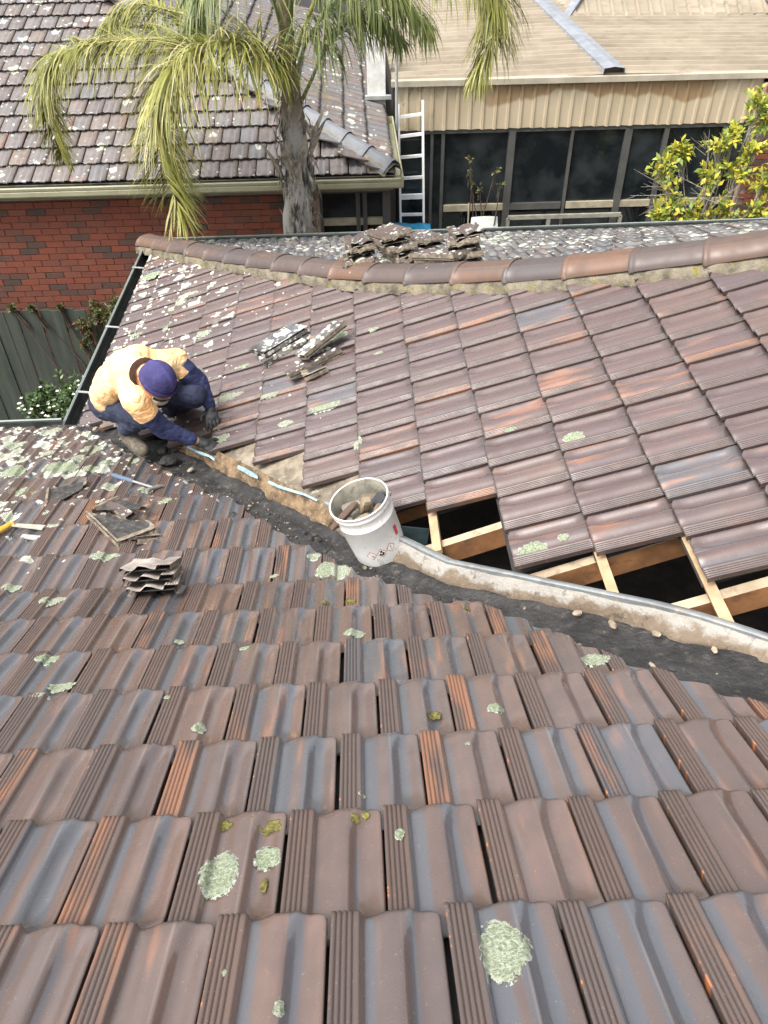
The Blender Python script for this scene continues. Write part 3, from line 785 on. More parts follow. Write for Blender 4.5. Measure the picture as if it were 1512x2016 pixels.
# slope beyond the valley
p = sB(556, 678); loose(p, nB, 2.3, .062, True, [], (.05, .03), 'lichened tile lying face down beside the two cut tiles on the far slope', mats=(M_LT, M_LT2, M_LT2))
p = sB(560, 684); loose(p, nB, 2.05, .004, False, [], (.02, 0), 'tile hidden under the face-down lichened tile on the far slope', mats=(M_LT, M_LT2, M_LT2))
p = sB(648, 712); loose(p, nB, 1.9, .028, True, [cutp(.11, -.26, 1.3)], (.02, .04), 'short tile end propping up the narrow lichened cut tile', mats=(M_LT, M_UNDER, M_INNER))
p = sB(615, 712); loose(p, nB, 2.02, .03, False, [cutp(.15, -.2, .10)], (.03, -.02), 'long cut tile with rounded end under the lichened one on the far slope')
p = sB(636, 690); loose(p, nB, 2.35, .085, False, [cutp(.14, -.2, .12)], (-.05, .12), 'narrow cut tile crusted with white lichen, topmost of its pair', mats=(M_LT2, M_UNDER, M_INNER))
# stacks standing just beyond the hip
def cstack(px, py, yb, n, yaw, label, step=.042, jitter=.05, tilt=(0, 0), group='tiles stacked beyond the hip'):
    d = ray(px, py); p = d*(yb/d.y); p = C_pt(p.x, yb); nn = Vector((-.15, .29, .95)).normalized()
    pos_w = ['lowest', 'second', 'third', 'fourth', 'fifth', 'sixth', 'seventh']
    for k in range(n):
        loose(p+Vector((random.uniform(-jitter, jitter), random.uniform(-jitter, jitter)*.5, 0)), nn, yaw+random.uniform(-.12, .12), .045+step*k, False, [cutp(.1, -.36, -1.57)] if k % 2 else [],
              (tilt[0]*(k == n-1)+random.uniform(-.03, .03), tilt[1]*(k == n-1)), '%s tile in the %s' % (pos_w[k], label), group)
cstack(712, 492, 5.90, 6, .05, 'stack beyond the hip nearest the palm')
cstack(790, 500, 5.66, 7, .32, 'tallest stack beyond the hip', tilt=(.0, -.10))
cstack(930, 500, 5.52, 6, -.05, 'stack beyond the hip before the white chair', .043)
cstack(885, 512, 5.38, 3, .9, 'small slumped pile beyond the hip')
cstack(838, 486, 5.98, 5, .15, 'stack behind the tallest one')

# lichen crusts on the near slope, shaped over the tiles
def lichen_on(surf, hit, px, py, rx, ry, parent, seed, thick=.0035, mat=None, name='lichen_patch'):
    c = hit(px, py); dist = c.length; mx = rx/F*c.dot(_f); myy = ry/F*c.dot(_f)*1.25
    nr, na = 8, 80; vs = []; ed = []
    for i in range(nr+1):
        for k in range(na):
            a = 2*math.pi*k/na; rr = i/nr
            wob = 1+.17*noise.noise(Vector((math.cos(a)*1.6, math.sin(a)*1.6, seed*7.7)))+.10*noise.noise(Vector((math.cos(a)*4, math.sin(a)*4, seed*3.1)))+.07*noise.noise(Vector((math.cos(a)*14, math.sin(a)*14, seed*1.1)))+.05*noise.noise(Vector((math.cos(a)*30, math.sin(a)*30, seed)))
            x = c.x+mx*rr*wob*math.cos(a); y = c.y+myy*rr*wob*math.sin(a)
            z = surf(x, y)+thick*(.35+.65*(1-rr**4))*(.7+.6*noise.noise(Vector((x*60, y*60, seed))))+.0015
            if i == nr: z -= thick*.7
            vs.append((x, y, z)); ed.append(rr)
    fs = [(i*na+k, i*na+(k+1) % na, (i+1)*na+(k+1) % na, (i+1)*na+k) for i in range(nr) for k in range(na)]
    mb = MB(); mb.add(vs, fs, 0, True)
    o = mb.build(name, mat or M_LICH, parent)
    at = o.data.attributes.new('edge', 'FLOAT', 'POINT'); at.data.foreach_set('value', ed)
LA = [(432, 1716, 43, 46), (525, 1683, 30, 27), (992, 1866, 57, 58), (787, 1643, 12, 12), (547, 1983, 14, 15), (389, 1428, 14, 13), (94, 1297, 25, 14), (118, 1345, 28, 14), (78, 1372, 20, 7),
      (697, 1240, 22, 14), (977, 1391, 20, 13), (351, 1255, 10, 7), (1172, 1292, 30, 18), (103, 1181, 27, 15), (640, 1118, 20, 24), (668, 1120, 24, 22), (618, 1092, 13, 12), (205, 1096, 30, 12),
      (442, 917, 9, 6), (150, 900, 32, 18), (185, 882, 28, 14), (120, 918, 40, 22), (30, 875, 26, 18), (25, 925, 30, 20), (100, 848, 22, 12), (180, 920, 18, 12), (40, 965, 30, 16), (262, 905, 14, 9), (290, 960, 20, 10),
      (215, 955, 18, 12), (20, 1150, 20, 10), (480, 1275, 12, 5), (208, 910, 15, 9), (95, 890, 16, 10), (443, 1915, 6, 6), (330, 1375, 7, 5), (920, 1466, 6, 6), (712, 1557, 7, 6), (540, 1130, 10, 5), (325, 985, 16, 8), (245, 865, 10, 6)]
for k, (a, b, c, d) in enumerate(LA): lichen_on(surfA, onA, a, b, c, d, slopeA, k)
def moss_mat():
    m = NT('moss'); o = m.obj(); n = m.noise(o, 70., 4, .7); at = m.n('ShaderNodeAttribute'); at.attribute_name = 'edge'
    m.out(m.mix(m.ramp(n, .35, .65), (.075, .065, .018), (.22, .20, .05)), 1., m.bump(n, 1., .012))
    m.l(m.ramp(m.math('ADD', at.outputs['Fac'], m.math('MULTIPLY', m.math('SUBTRACT', m.noise(o, 45., 3, .7), .5), 1.6)), .95, .70), m.b.inputs['Alpha']); return m.mat
M_MS = moss_mat()
for k, q in enumerate([(440, 1624, 20, 16), (531, 1626, 30, 18), (517, 1735, 9, 18), (856, 1400, 17, 13), (700, 1612, 12, 10), (497, 1612, 10, 6), (720, 1604, 10, 8), (640, 1182, 10, 8), (918, 1197, 12, 7), (690, 1180, 14, 10)]): lichen_on(surfA, onA, *q, slopeA, 140+k, .004, M_MS, 'moss_patch')
LB = [(450, 780, 36, 12), (640, 800, 33, 13), (432, 862, 20, 14), (1050, 1078, 30, 13), (1130, 858, 22, 10), (545, 660, 20, 10), (655, 660, 30, 9), (345, 600, 18, 9), (300, 545, 22, 9), (400, 655, 20, 10), (330, 640, 14, 7),
      (370, 580, 24, 8), (270, 660, 14, 10), (620, 965, 8, 5), (705, 870, 10, 12), (1005, 845, 14, 6), (735, 648, 12, 5), (745, 690, 10, 4), (530, 780, 22, 6), (1110, 1052, 12, 7), (560, 830, 16, 6), (480, 720, 14, 6)]
for k, (a, b, c, d) in enumerate(LB): lichen_on(surfB, onB, a, b, c, d, slopeB, 60+k)

# rubble in the valley
def chunk_mesh(name, mat, r, seed, sq=(1, 1, 1)):
    bm = bmesh.new(); bmesh.ops.create_icosphere(bm, subdivisions=2, radius=r)
    for v in bm.verts:
        k = 1+.35*noise.noise(v.co/r*1.3+Vector((seed*5.3, seed, 0)))+.15*noise.noise(v.co/r*4+Vector((seed, 0, 0)))
        v.co = Vector((v.co.x*sq[0], v.co.y*sq[1], v.co.z*sq[2]))*k
    me = bpy.data.meshes.new(name); bm.to_mesh(me); bm.free(); me.materials.append(mat); return me
CH = [chunk_mesh('chunk', m_, 1., k, q) for k, (m_, q) in enumerate(((M_TAR, (1.3, .9, .6)), (M_SOIL, (1, .8, .7)), (M_MORT, (1.3, .8, .45)), (M_TAR, (.9, 1.2, .5)), (M_UNDER, (1.4, .8, .5))))]
for grp, (names, cnt) in {'tar_crumbs': ((0, 3), 220), 'mortar_crumbs': ((1, 2, 4), 240)}.items():
    bm = bmesh.new()
    for i in range(cnt):
        y = random.choice([random.uniform(1.5, 4.7), random.uniform(2.6, 4.0)]); dx = random.uniform(-acut(y)-.02, vb(y)) if grp == 'tar_crumbs' or random.random() < .7 else random.uniform(.0, .33)
        s_ = random.uniform(.0025, .0075)*(2.0 if random.random() < .07 else 1)
        p = vpt(y, dx, -.048+s_*.4)
        if dx > vb(y): p.z = zB(p.x)-.05
        me = CH[random.choice(names)]; n0 = len(bm.verts); bm.from_mesh(me); bm.verts.ensure_lookup_table()
        T = Matrix.Translation(p) @ Matrix.Rotation(random.uniform(0, 6.3), 4, 'Z') @ Matrix.Diagonal((s_, s_, s_, 1))
        for v in bm.verts[n0:]: v.co = T @ v.co
    me = bpy.data.meshes.new(grp); bm.to_mesh(me); bm.free()
    me.materials.append(M_TAR if grp == 'tar_crumbs' else simple('crumbs', (.20, .165, .125), 1., .6, 40, usepos=True))
    o = bpy.data.objects.new(grp, me); put(o); tag(o, 'black tar crumbs scattered along the valley' if grp == 'tar_crumbs' else 'pale mortar crumbs scattered along the valley', 'rubble', kind='stuff')
def chunk(px, py, r, k, label, cat='rubble', group=None, hit=onA, lift=-.03, name='mortar_lump'):
    p = hit(px, py); p.z += lift+r*.45
    o = bpy.data.objects.new(name, CH[k]); put(o, None, Matrix.Translation(p) @ Matrix.Rotation(px*.7, 4, 'Z') @ Matrix.Diagonal((r, r, r, 1))); tag(o, label, cat, group)
chunk(333, 905, .05, 0, 'flat black slab of tar lying by the worker\'s boot', name='tar_slab')
chunk(318, 885, .04, 3, 'black tar flake close behind the worker\'s boot', name='tar_slab')
chunk(374, 920, .022, 2, 'pale lump of mortar on the tar beside the dirt bed')
chunk(186, 840, .022, 2, 'small pale lump of mortar by the gutter corner')
for k, (a, b) in enumerate(((620, 1047), (612, 1052), (628, 1055), (598, 1040))):
    chunk(a, b, .014, 0, 'small black tar lump on the valley tray near the pail', group='tar lumps near the pail', name='tar_lump')
for a, b, r in ((1150, 1200, .034), (1225, 1222, .036), (1290, 1240, .030), (1390, 1272, .026), (960, 1135, .022)):
    chunk(a+random.uniform(-20, 20), b+8, r*.5, 2 if a % 4 else 1, 'broken lump of pale mortar stuck along the foot of the valley upstand', group='mortar lumps along the upstand', lift=-.004)
# torn blue plastic along the old bedding
M_PLAS = simple('blue_plastic', (.25, .40, .45), .5, .45, 30, bump=.8, bscale=60, dirt=((.42, .40, .35), .95))
def plastic(pts, wd, label):
    mb = MB(); rows = []
    for i, (a, b) in enumerate(pts):
        p = onB(a, b); p.z -= .012
        k = wd*(.15+.75*random.random())
        rows.append([p+Vector((-k, -k*.6, .0+random.uniform(0, .012))), p+Vector((-k*.3, -k*.2, .012+random.uniform(0, .015))), p+Vector((k*.3, k*.3, .006+random.uniform(0, .012))), p+Vector((k, k*.6, .0+random.uniform(0, .01)))])
    mb.sheet(rows); o = mb.build('torn_plastic', M_PLAS); tag(o, label, 'plastic')
plastic([(370, 878), (385, 886), (400, 893), (415, 898), (424, 905)], .020, 'torn blue plastic strip under the worker\'s gloved hand')
plastic([(470, 918), (485, 925), (500, 934), (508, 940)], .018, 'crumpled pale blue plastic scrap on the dirt bed')
plastic([(530, 948), (550, 958), (575, 967), (600, 972), (625, 985)], .014, 'long pale blue plastic strip running towards the pail')
M_OR = simple('orange_shard', (.48, .17, .06), .9, .4, 30)
for k, (a, b, r) in enumerate(((450, 918, .020), (462, 928, .016), (485, 930, .022), (440, 905, .014))):
    p = onA(a, b); p.z += -.02
    me = chunk_mesh('shard', M_OR, 1, k+20, (1.2, .7, .4)); o = bpy.data.objects.new('terracotta_shard', me); put(o, None, Matrix.Translation(p) @ Matrix.Diagonal((r, r, r, 1)))
    tag(o, 'small bright orange terracotta shard in the dirt bed of the valley', 'tile shard', 'orange shards in the valley')

# hammer
def hammer():
    a = sA(222, 936, .022); b = sA(304, 962, .022); n = NA2; h = empty('hammer', a, label='claw hammer with blue grip and silver shaft on the lichened tiles', cat='hammer')
    d = (b-a); L = d.length; d.normalize()
    mb = MB(); mb.tube([a, a+d*.02, a+d*L*.25, a+d*L*.46, a+d*L*.5], [.012, .016, .0145, .015, .011], 12); mb.build('grip', simple('blue_rubber', (.085, .13, .19), .6, .15), h)
    mb = MB(); mb.tube([a+d*L*.49, b], .0085, 10); mb.build('shaft', simple('steel', (.55, .55, .54), .35, .1, metal=.8), h)
    s_ = n.cross(d).normalized(); M_ST = simple('hammer_steel', (.42, .40, .36), .5, .3, 20, metal=.6)
    mb = MB(); mb.tube([b-s_*.055, b-s_*.045, b-s_*.025, b-s_*.02, b+s_*.02], [.014, .015, .014, .010, .013], 10)
    for e in (-1, 1):
        mb.tube([b+s_*.015, b+s_*.045+d*e*.008-n*.002, b+s_*.075+d*e*.011-n*.012, b+s_*.095+d*e*.013-n*.024], [.012, .009, .006, .003], 8)
    mb.build('head', M_ST, h)
hammer()
# yellow handled trowel at the left edge
def trowel():
    a = sA(-40, 1075, .03); b = sA(25, 1042, .03); c = sA(88, 1042, .016); h = empty('trowel', a, label='yellow handled trowel with pale worn blade on the near slope', cat='trowel')
    mb = MB(); mb.tube([a, lerp(a, b, .4)+Vector((0, 0, .01)), b, b+Vector((.02, .0, -.004))], [.016, .018, .014, .009], 12); mb.build('handle', simple('yellow_plastic', (.62, .36, .045), .45, .15, 20), h)
    d = (c-b).normalized(); s_ = NA2.cross(d).normalized(); mb = MB()
    mb.add([b+s_*.012, b-s_*.012, c-s_*.025, c+s_*.025]+[q-NA2*.007 for q in (b+s_*.012, b-s_*.012, c-s_*.025, c+s_*.025)], [(0, 1, 2, 3), (7, 6, 5, 4), (0, 4, 5, 1), (1, 5, 6, 2), (2, 6, 7, 3), (3, 7, 4, 0)])
    mb.build('blade', simple('worn_blade', (.46, .42, .34), .7, .25, 30), h)
    mb = MB(); p = sA(60, 1056, .014); mb.bar(p-d*.05, p+d*.06, .03, .008); o = mb.build('timber_offcut', simple('offcut', (.42, .40, .37), .85, .3, 20)); tag(o, 'thin grey offcut lying under the trowel blade', 'offcut')
trowel()

# ------------------------------------------------------------------ pail
def pail():
    ax = Vector((-.30, .0, .954)).normalized(); base = Vector((.080, 2.835, 0)); base.z = zA(base.y)-.030
    x = Vector((1, 0, 0)); x = (x-ax*x.dot(ax)).normalized(); yv = ax.cross(x); M = frame(base, x, yv, ax)
    root = empty('paint_pail', base, label='white metal pail with hazard diamonds, full of rubble, standing in the valley', cat='pail')
    H, RB, RT = .370, .128, .144
    m = NT('pail_white'); o = m.obj()
    c = m.mix(m.ramp(m.noise(o, 5., 4, .6), .35, .7), (.80, .80, .77), (.70, .70, .67))
    c = m.mix(m.math('MULTIPLY', m.ramp(m.noise(m.mapping(o, (1, 1, .3)), 26., 4, .7), .60, .70), .55), c, (.30, .29, .26))
    c = m.mix(m.math('MULTIPLY', m.ramp(m.noise(o, 70., 2, .7), .66, .72), .7), c, (.12, .12, .12))
    mw = m.out(c, .42, m.bump(m.noise(o, 9., 3, .5), .10, .01))
    min_ = simple('pail_inside', (.30, .285, .23), .85, .35, 9, bump=.5, dirt=((.13, .11, .08), .9))
    mb = MB(); pr = lambda z: RB+(RT-RB)*z/H
    prof = [(.02, .004), (RB-.012, .004), (RB-.002, .010), (pr(.02), .02), (pr(.10), .10), (pr(.27), .27), (pr(.275)+.003, .275), (pr(.283)+.003, .283), (pr(.288), .288), (pr(.335), .335), (pr(.340)+.003, .340), (pr(.346), .346), (RT, H-.004), (RT+.004, H), (RT+.001, H+.004), (RT-.004, H+.002)]
    mb.lathe(prof, 48, Matrix.Identity(4)); mb.build('shell', mw, root, M)
    mb = MB(); mb.lathe([(RT-.004, H+.002), (RT-.006, H-.01), (pr(.27)-.004, .27), (pr(.25)-.004, .25), (.01, .245)][::-1], 48); mb.build('lining', min_, root, M)
    # bail lug and wire
    me_ = simple('wire', (.30, .30, .30), .4, .1, metal=.8)
    for a in (math.radians(205), math.radians(25)):
        mb = MB(); r = pr(.31); c = Vector((math.cos(a)*r, math.sin(a)*r, .305)); d = Vector((math.cos(a), math.sin(a), 0)); mb.tube([c-d*.002, c+d*.008], .016, 14); mb.tube([c+d*.006, c+d*.016], .007, 10); mb.build('bail_lug', me_, root, M)
    # decals bent round the shell
    def sp(th, z, off=.0012): r = pr(z)+off; return Vector((math.cos(th)*r, math.sin(th)*r, z))
    red = simple('label_red', (.55, .05, .05), .5, .15, 30); blk = simple('label_black', (.02, .02, .02), .5, .1); wht = simple('label_white', (.78, .78, .74), .5, .06, 30)
    def patch(poly, name, mat, parent, off):
        mb = MB(); c = (sum(a for a, b in poly)/len(poly), sum(b for a, b in poly)/len(poly)); vs = []; N = 3
        n = len(poly)
        for k in range(N+1):
            for a, b in poly: vs.append(sp(lerp(c[0], a, k/N), lerp(c[1], b, k/N), off))
        fs = [(k*n+i, k*n+(i+1) % n, (k+1)*n+(i+1) % n, (k+1)*n+i) for k in range(N) for i in range(n)]
        mb.add(vs, fs); return mb.build(name, mat, parent, M)
    def sub(poly, q=3): return [(lerp(a[0], b[0], t/q), lerp(a[1], b[1], t/q)) for a, b in zip(poly, poly[1:]+poly[:1]) for t in range(q)]
    T0 = math.radians(-82)
    for k, dt in enumerate((-18, 4, 26)):
        th = T0+math.radians(dt); z = .120; a = .19; b = .030
        if k == 2: z = .126
        dm = patch(sub([(th-a, z), (th, z-b), (th+a, z), (th, z+b)]), 'hazard_diamond', red, root, .0010)
        patch(sub([(th-a*.86, z), (th, z-b*.86), (th+a*.86, z), (th, z+b*.86)]), 'diamond_face', wht, dm, .0018)
        def blob(cx_, cz_, rx, rz, n=10): return [(th+cx_+rx*math.cos(2*math.pi*i/n), z+cz_+rz*math.sin(2*math.pi*i/n)) for i in range(n)]
        if k == 0:   # bent fish-and-branch stroke
            patch(sub([(th-.05, .012+z), (th-.02, .010+z), (th+.005, -.004+z), (th+.06, -.012+z), (th+.055, -.005+z), (th+.0, .004+z)]), 'symbol', blk, dm, .0024)
            patch(blob(.05, -.006, .03, .003), 'symbol', blk, dm, .0024)
        elif k == 1:
            patch(blob(-.0, .012, .045, .0075), 'symbol', blk, dm, .0024); patch(blob(-.06, -.004, .04, .007), 'symbol', blk, dm, .0024); patch(blob(.055, -.002, .045, .008), 'symbol', blk, dm, .0024); patch(blob(.0, -.011, .06, .005), 'symbol', blk, dm, .0024)
        else:
            patch(sub([(th-.012, .014+z), (th+.02, .014+z), (th+.006, -.004+z), (th-.004, -.004+z)]), 'symbol', blk, dm, .0024); patch(blob(0, -.010, .016, .0028), 'symbol', blk, dm, .0024)
    th = T0+math.radians(53); patch(sub([(th-.07, .155), (th+.09, .155), (th+.09, .215), (th-.07, .215)]), 'red_sticker', red, root, .0012)
    # rubble inside
    sp_ = [((-.085, -.045, .262), (.19, .040, .030), (.1, -.35, .5), 'brown broken tile strip poking out over the pail rim', (.115, .075, .055)),
           ((.02, -.01, .262), (.050, .050, .12), (.5, .35, .3), 'thick buff mortar block standing upright in the pail', (.30, .235, .16)),
           ((.065, -.06, .235), (.035, .12, .03), (.2, .7, -.4), 'brown tile sliver leaning across the pail', (.21, .15, .105)),
           ((.085, .03, .235), (.085, .07, .04), (.3, -.5, .3), 'dark grey slab of tar in the pail', (.05, .052, .058)),
           ((-.01, -.075, .225), (.11, .05, .05), (.2, .1, .5), 'rounded buff mortar lump at the front of the pail', (.27, .22, .15)),
           ((.03, .075, .225), (.10, .05, .04), (.1, .2, -.2), 'brown rubble piece at the back of the pail', (.16, .13, .10)),
           ((-.07, .055, .215), (.08, .06, .04), (.2, .1, .2), 'grey rubble piece against the inside wall of the pail', (.22, .20, .17)),
           ((.0, .0, .20), (.14, .14, .03), (.0, .0, .2), 'flat grey rubble under the other pieces in the pail', (.15, .135, .11))]
    for k, (c, sz, rt, lab, col) in enumerate(sp_):
        me = chunk_mesh('rubble', simple('rubble_%d' % k, col, .95, .35, 25, bump=.7), 1., k+31); 
        for v in me.vertices: # squarish
            q = v.co; v.co = Vector([math.copysign(abs(a)**.6, a) for a in q])
        T = M @ Matrix.Translation(Vector(c)+Vector((0, 0, .072))) @ Matrix.Rotation(rt[2], 4, 'Z') @ Matrix.Rotation(rt[0], 4, 'X') @ Matrix.Rotation(rt[1], 4, 'Y') @ Matrix.Diagonal((sz[0]/2, sz[1]/2, sz[2]/2, 1))
        o = bpy.data.objects.new('rubble_piece', me); put(o, None, T); tag(o, lab, 'rubble', 'rubble in the pail')
    # dark green slate flap under the tiles behind the pail
    mb = MB(); c = onB(808, 1035); c.z -= .10; mb.box(c, (.17, .012, .15), Matrix.Rotation(-.25, 3, 'X') @ Matrix.Rotation(.15, 3, 'Y')); o = mb.build('membrane_flap', simple('dark_green_membrane', (.02, .035, .037), .45, .3, 12)); tag(o, 'dark green membrane flap hanging in the opening behind the pail', 'membrane')
pail()

# ================================================================== the brick house behind
PD = math.radians(19); tD = math.tan(PD); DY, DZ, DX = 10.20, -3.40, .53
def zD(y): return DZ+(y-DY)*tD
bh = empty('brick_house', (-2.5, 12, GZ), label='red brick house with weathered lichened tile roof behind the palm', cat='house')
mb = MB(); mb.sheet([[(-9, DY, DZ-.06), (DX, DY, DZ-.06)], [(-9, DY+9, zD(DY+9)-.06), (DX-9, DY+9, zD(DY+9)-.06)]], 0, False)
sD = mb.build('roof_slope', M_FELT, bh); tag(sD, label='front slope with tiles stepping down to the cream gutter')
mb = MB(); mb.sheet([[(DX, DY, DZ-.06), (DX, 22, DZ-.06)], [(DX-9, DY+9, zD(DY+9)-.06), (DX-9, 22, zD(DY+9)-.06)]], 0, False)
sE = mb.build('roof_slope', M_FELT, bh); tag(sE, label='side slope beyond the grey hip caps')
wD = Vector((0, -math.cos(PD), -math.sin(PD))); nD = Vector((0, -math.sin(PD), math.cos(PD)))
gd = .335*math.cos(PD); cand = []
for r in range(0, 22):
    y = DY+gd*r
    for i in range(-2, 42):
        x = DX-.23*i-(.115 if r % 2 else 0)+.1
        lim = DX-(y-DY)
        if x-.23 > lim+.05: continue
        M = jit(frame(Vector((x, y, zD(y)))-nD*.047, Vector((-1, 0, 0)), wD, nD), .006, .012)
        me = ME_D
        if x > lim-.36:
            a = M.inverted() @ Vector((lim, y, zD(y))); b = M.inverted() @ Vector((lim-.35, y+.35, zD(y+.35))); d = b-a; nr = Vector((-d.y, d.x, 0)).normalized()
            if nr.x > 0: nr = -nr
            me = clip(ME_D, [((a+b)/2, nr)])
            if me is None: continue
        cand.append((px_area(M), me, M))
cand.sort(key=lambda t: -t[0]); st = Stuff()
for k, (a, me, M) in enumerate(cand):
    if k < 300 and a > 0: put(bpy.data.objects.new('roof_tile', me), sD, M)
    else: st.add(me, M)
st.build('small_roof_tiles', M_TDs, sD)
wE = Vector((math.cos(PD), 0, -math.sin(PD))); nE = Vector((math.sin(PD), 0, math.cos(PD))); st = Stuff()
for r in range(0, 16):
    x = DX-gd*r
    for i in range(0, 40):
        y = DY+.23*i+(.115 if r % 2 else 0)+.23
        if y < DY+(DX-x)-.05 or y > 18.5: continue
        M = jit(frame(Vector((x, y, DZ+(DX-x)*tD))-nE*.047, Vector((0, -1, 0)), wE, nE), .006, .012); me = ME_Dl; lim = DY+(DX-x)
        if y-.23 < lim+.36:
            a = M.inverted() @ Vector((x, lim, 0)); b = M.inverted() @ Vector((x-.35, lim+.35, 0)); d = b-a; nr = Vector((-d.y, d.x, 0)).normalized()
            if nr.x < 0: nr = -nr
            me = clip(ME_Dl, [((a+b)/2, nr)])
            if me is None: continue
        st.add(me, M)
st.build('side_roof_tiles', M_TDs, sE)
# grey angular hip caps
def dcap():
    mb = MB(); rows = []; pf = [(-.145, -.055), (-.13, -.03), (-.035, .052), (0, .060), (.035, .052), (.13, -.03), (.145, -.055)]
    for y, s_ in ((0, 1.08), (.004, 1.14), (.04, 1.14), (.046, 1.0), (.43, .97)): rows.append([(a*s_, y, b*s_+(.012 if s_ > 1.05 else 0)) for a, b in pf])
    mb.sheet(rows, 0, False); return mb.mesh('dcap', [M_DCAP])
DC = dcap(); d = Vector((-1, 1, tD)).normalized(); p0 = Vector((DX-.02, DY+.02, DZ+.045)); x = d.cross(Vector((0, 0, 1))).normalized(); z = x.cross(d)
for k in range(15):
    put(bpy.data.objects.new('hip_cap', DC), bh, frame(p0+d*(.02+.395*k)+z*.02, x, d, z) @ Matrix.Rotation(random.uniform(-.03, .03), 4, 'Y'))
mb = MB(); rows = []
for k in range(60):
    p = p0+d*(.1*k); rows.append([p+x*(.16+.02*noise.noise(p*8))-z*.07, p+x*.11+z*.01, p+z*.05, p-x*.11+z*.01, p-x*(.16+.02*noise.noise(p*9))-z*.07])
mb.sheet(rows); mb.build('mortar_bedding', simple('grey_bedding', (.20, .18, .14), 1., .3, 12, dirt=((.25, .21, .05), .6)), bh)
# cream-olive gutter and fascia
M_OL = simple('olive_gutter', (.335, .325, .215), .45, .10, 2.5, bump=.04, dirt=((.20, .19, .12), .5))
M_OLD = simple('olive_fascia', (.23, .215, .15), .6, .15, 3)
def quad_gutter(a, b, out, name, parent):
    a, b, o = Vector(a), Vector(b), Vector(out); pf = [(-.0, .02), (0, -.10), (.105, -.105), (.118, -.085), (.118, -.035), (.110, -.028), (.118, -.018), (.122, .012), (.112, .026), (.098, .012), (.096, -.08), (.01, -.08)]
    mb = MB(); mb.sheet([[p+o*u+Vector((0, 0, v)) for u, v in pf] for p in (a, (a+b)/2, b)], 0, False)
    for p in (a, b): mb.add([p+o*u+Vector((0, 0, v)) for u, v in pf[:9]], [tuple(range(9))], 0)
    return mb.build(name, M_OL, parent)
quad_gutter((-9, DY+.03, DZ-.06), (DX+.06, DY+.03, DZ-.06), (0, -1, 0), 'gutter', bh)
quad_gutter((DX-.02, DY-.08, DZ-.055), (DX-.02, 12.75, DZ-.055), (1, 0, 0), 'gutter', bh)
mb = MB(); mb.box((-4.25, DY+.06, DZ-.15), (9.5, .03, .15)); mb.box((DX-.04, 11.5, DZ-.15), (.03, 2.5, .15)); mb.box((-4.25, DY+.21, DZ-.235), (9.4, .30, .01)); mb.build('fascia', M_OLD, bh)
# brick wall
WY = 10.42
def brick_mat(stuff=False):
    m = NT('brick'+('_far' if stuff else ''))
    if stuff: at = m.n('ShaderNodeAttribute'); at.attribute_name = 'rnd'; r = at.outputs['Fac']
    else: r = m.rnd()
    p = m.pos()
    c = m.cr(r, [(0, (.185, .052, .032)), (.22, (.23, .064, .036)), (.45, (.165, .055, .037)), (.66, (.215, .072, .044)), (.74, (.090, .055, .043)), (.88, (.070, .053, .044)), (1, (.115, .062, .046))])
    c = m.mix(m.math('MULTIPLY', m.ramp(m.noise(p, 30., 4, .7), .45, .72), .45), c, (.10, .05, .035))
    c = m.mix(m.math('MULTIPLY', m.ramp(m.noise(p, 75., 3, .7), .67, .73), .8), c, (.03, .022, .02))
    c = m.mix(m.math('MULTIPLY', m.ramp(m.noise(p, 3., 3, .6), .4, .75), .3), c, (.26, .085, .05))
    return m.out(c, .9, m.bump(m.noise(p, 90., 4, .7), .5, .005))
M_BR = brick_mat(); M_BRs = brick_mat(True); M_JOINT = simple('mortar_joint', (.33, .235, .18), .95, .2, 20, usepos=True)
mb = MB(); mb.box((-4.75, WY+.06, (GZ+DZ-.2)/2), (8.6, .10, DZ-.2-GZ)); wall = mb.build('wall', M_JOINT, bh)
def brick_me(mat):
    bm = bmesh.new(); bmesh.ops.create_cube(bm, size=1)
    for v in bm.verts: v.co = Vector((v.co.x*.2305, v.co.y*.03, v.co.z*.0775))
    me = bpy.data.meshes.new('brick'); bm.to_mesh(me); bm.free(); me.materials.append(mat); return me
BK = brick_me(M_BR); BKs = brick_me(M_BRs); cand = []
for r in range(30):
    z = DZ-.27-.086*r
    for i in range(38):
        x = -8.9+.24*i+(.12 if r % 2 else 0)
        if x > -.56: continue
        M = Matrix.Translation((x+random.uniform(-.003, .003), WY+.004+random.uniform(-.003, .003), z)) @ Matrix.Rotation(random.uniform(-.008, .008), 4, 'Y')
        q = proj(M.translation); vis = q[0] > -20 and q[1] < 630 and (q[1] < 478 or q[0] < 300)
        cand.append((vis, M))
st = Stuff(); nb_ = 0
for vis, M in cand:
    if vis and nb_ < 300: put(bpy.data.objects.new('brick', BK), wall, M); nb_ += 1
    else: st.add(BKs, M)
st.build('outlying_bricks', M_BRs, wall)
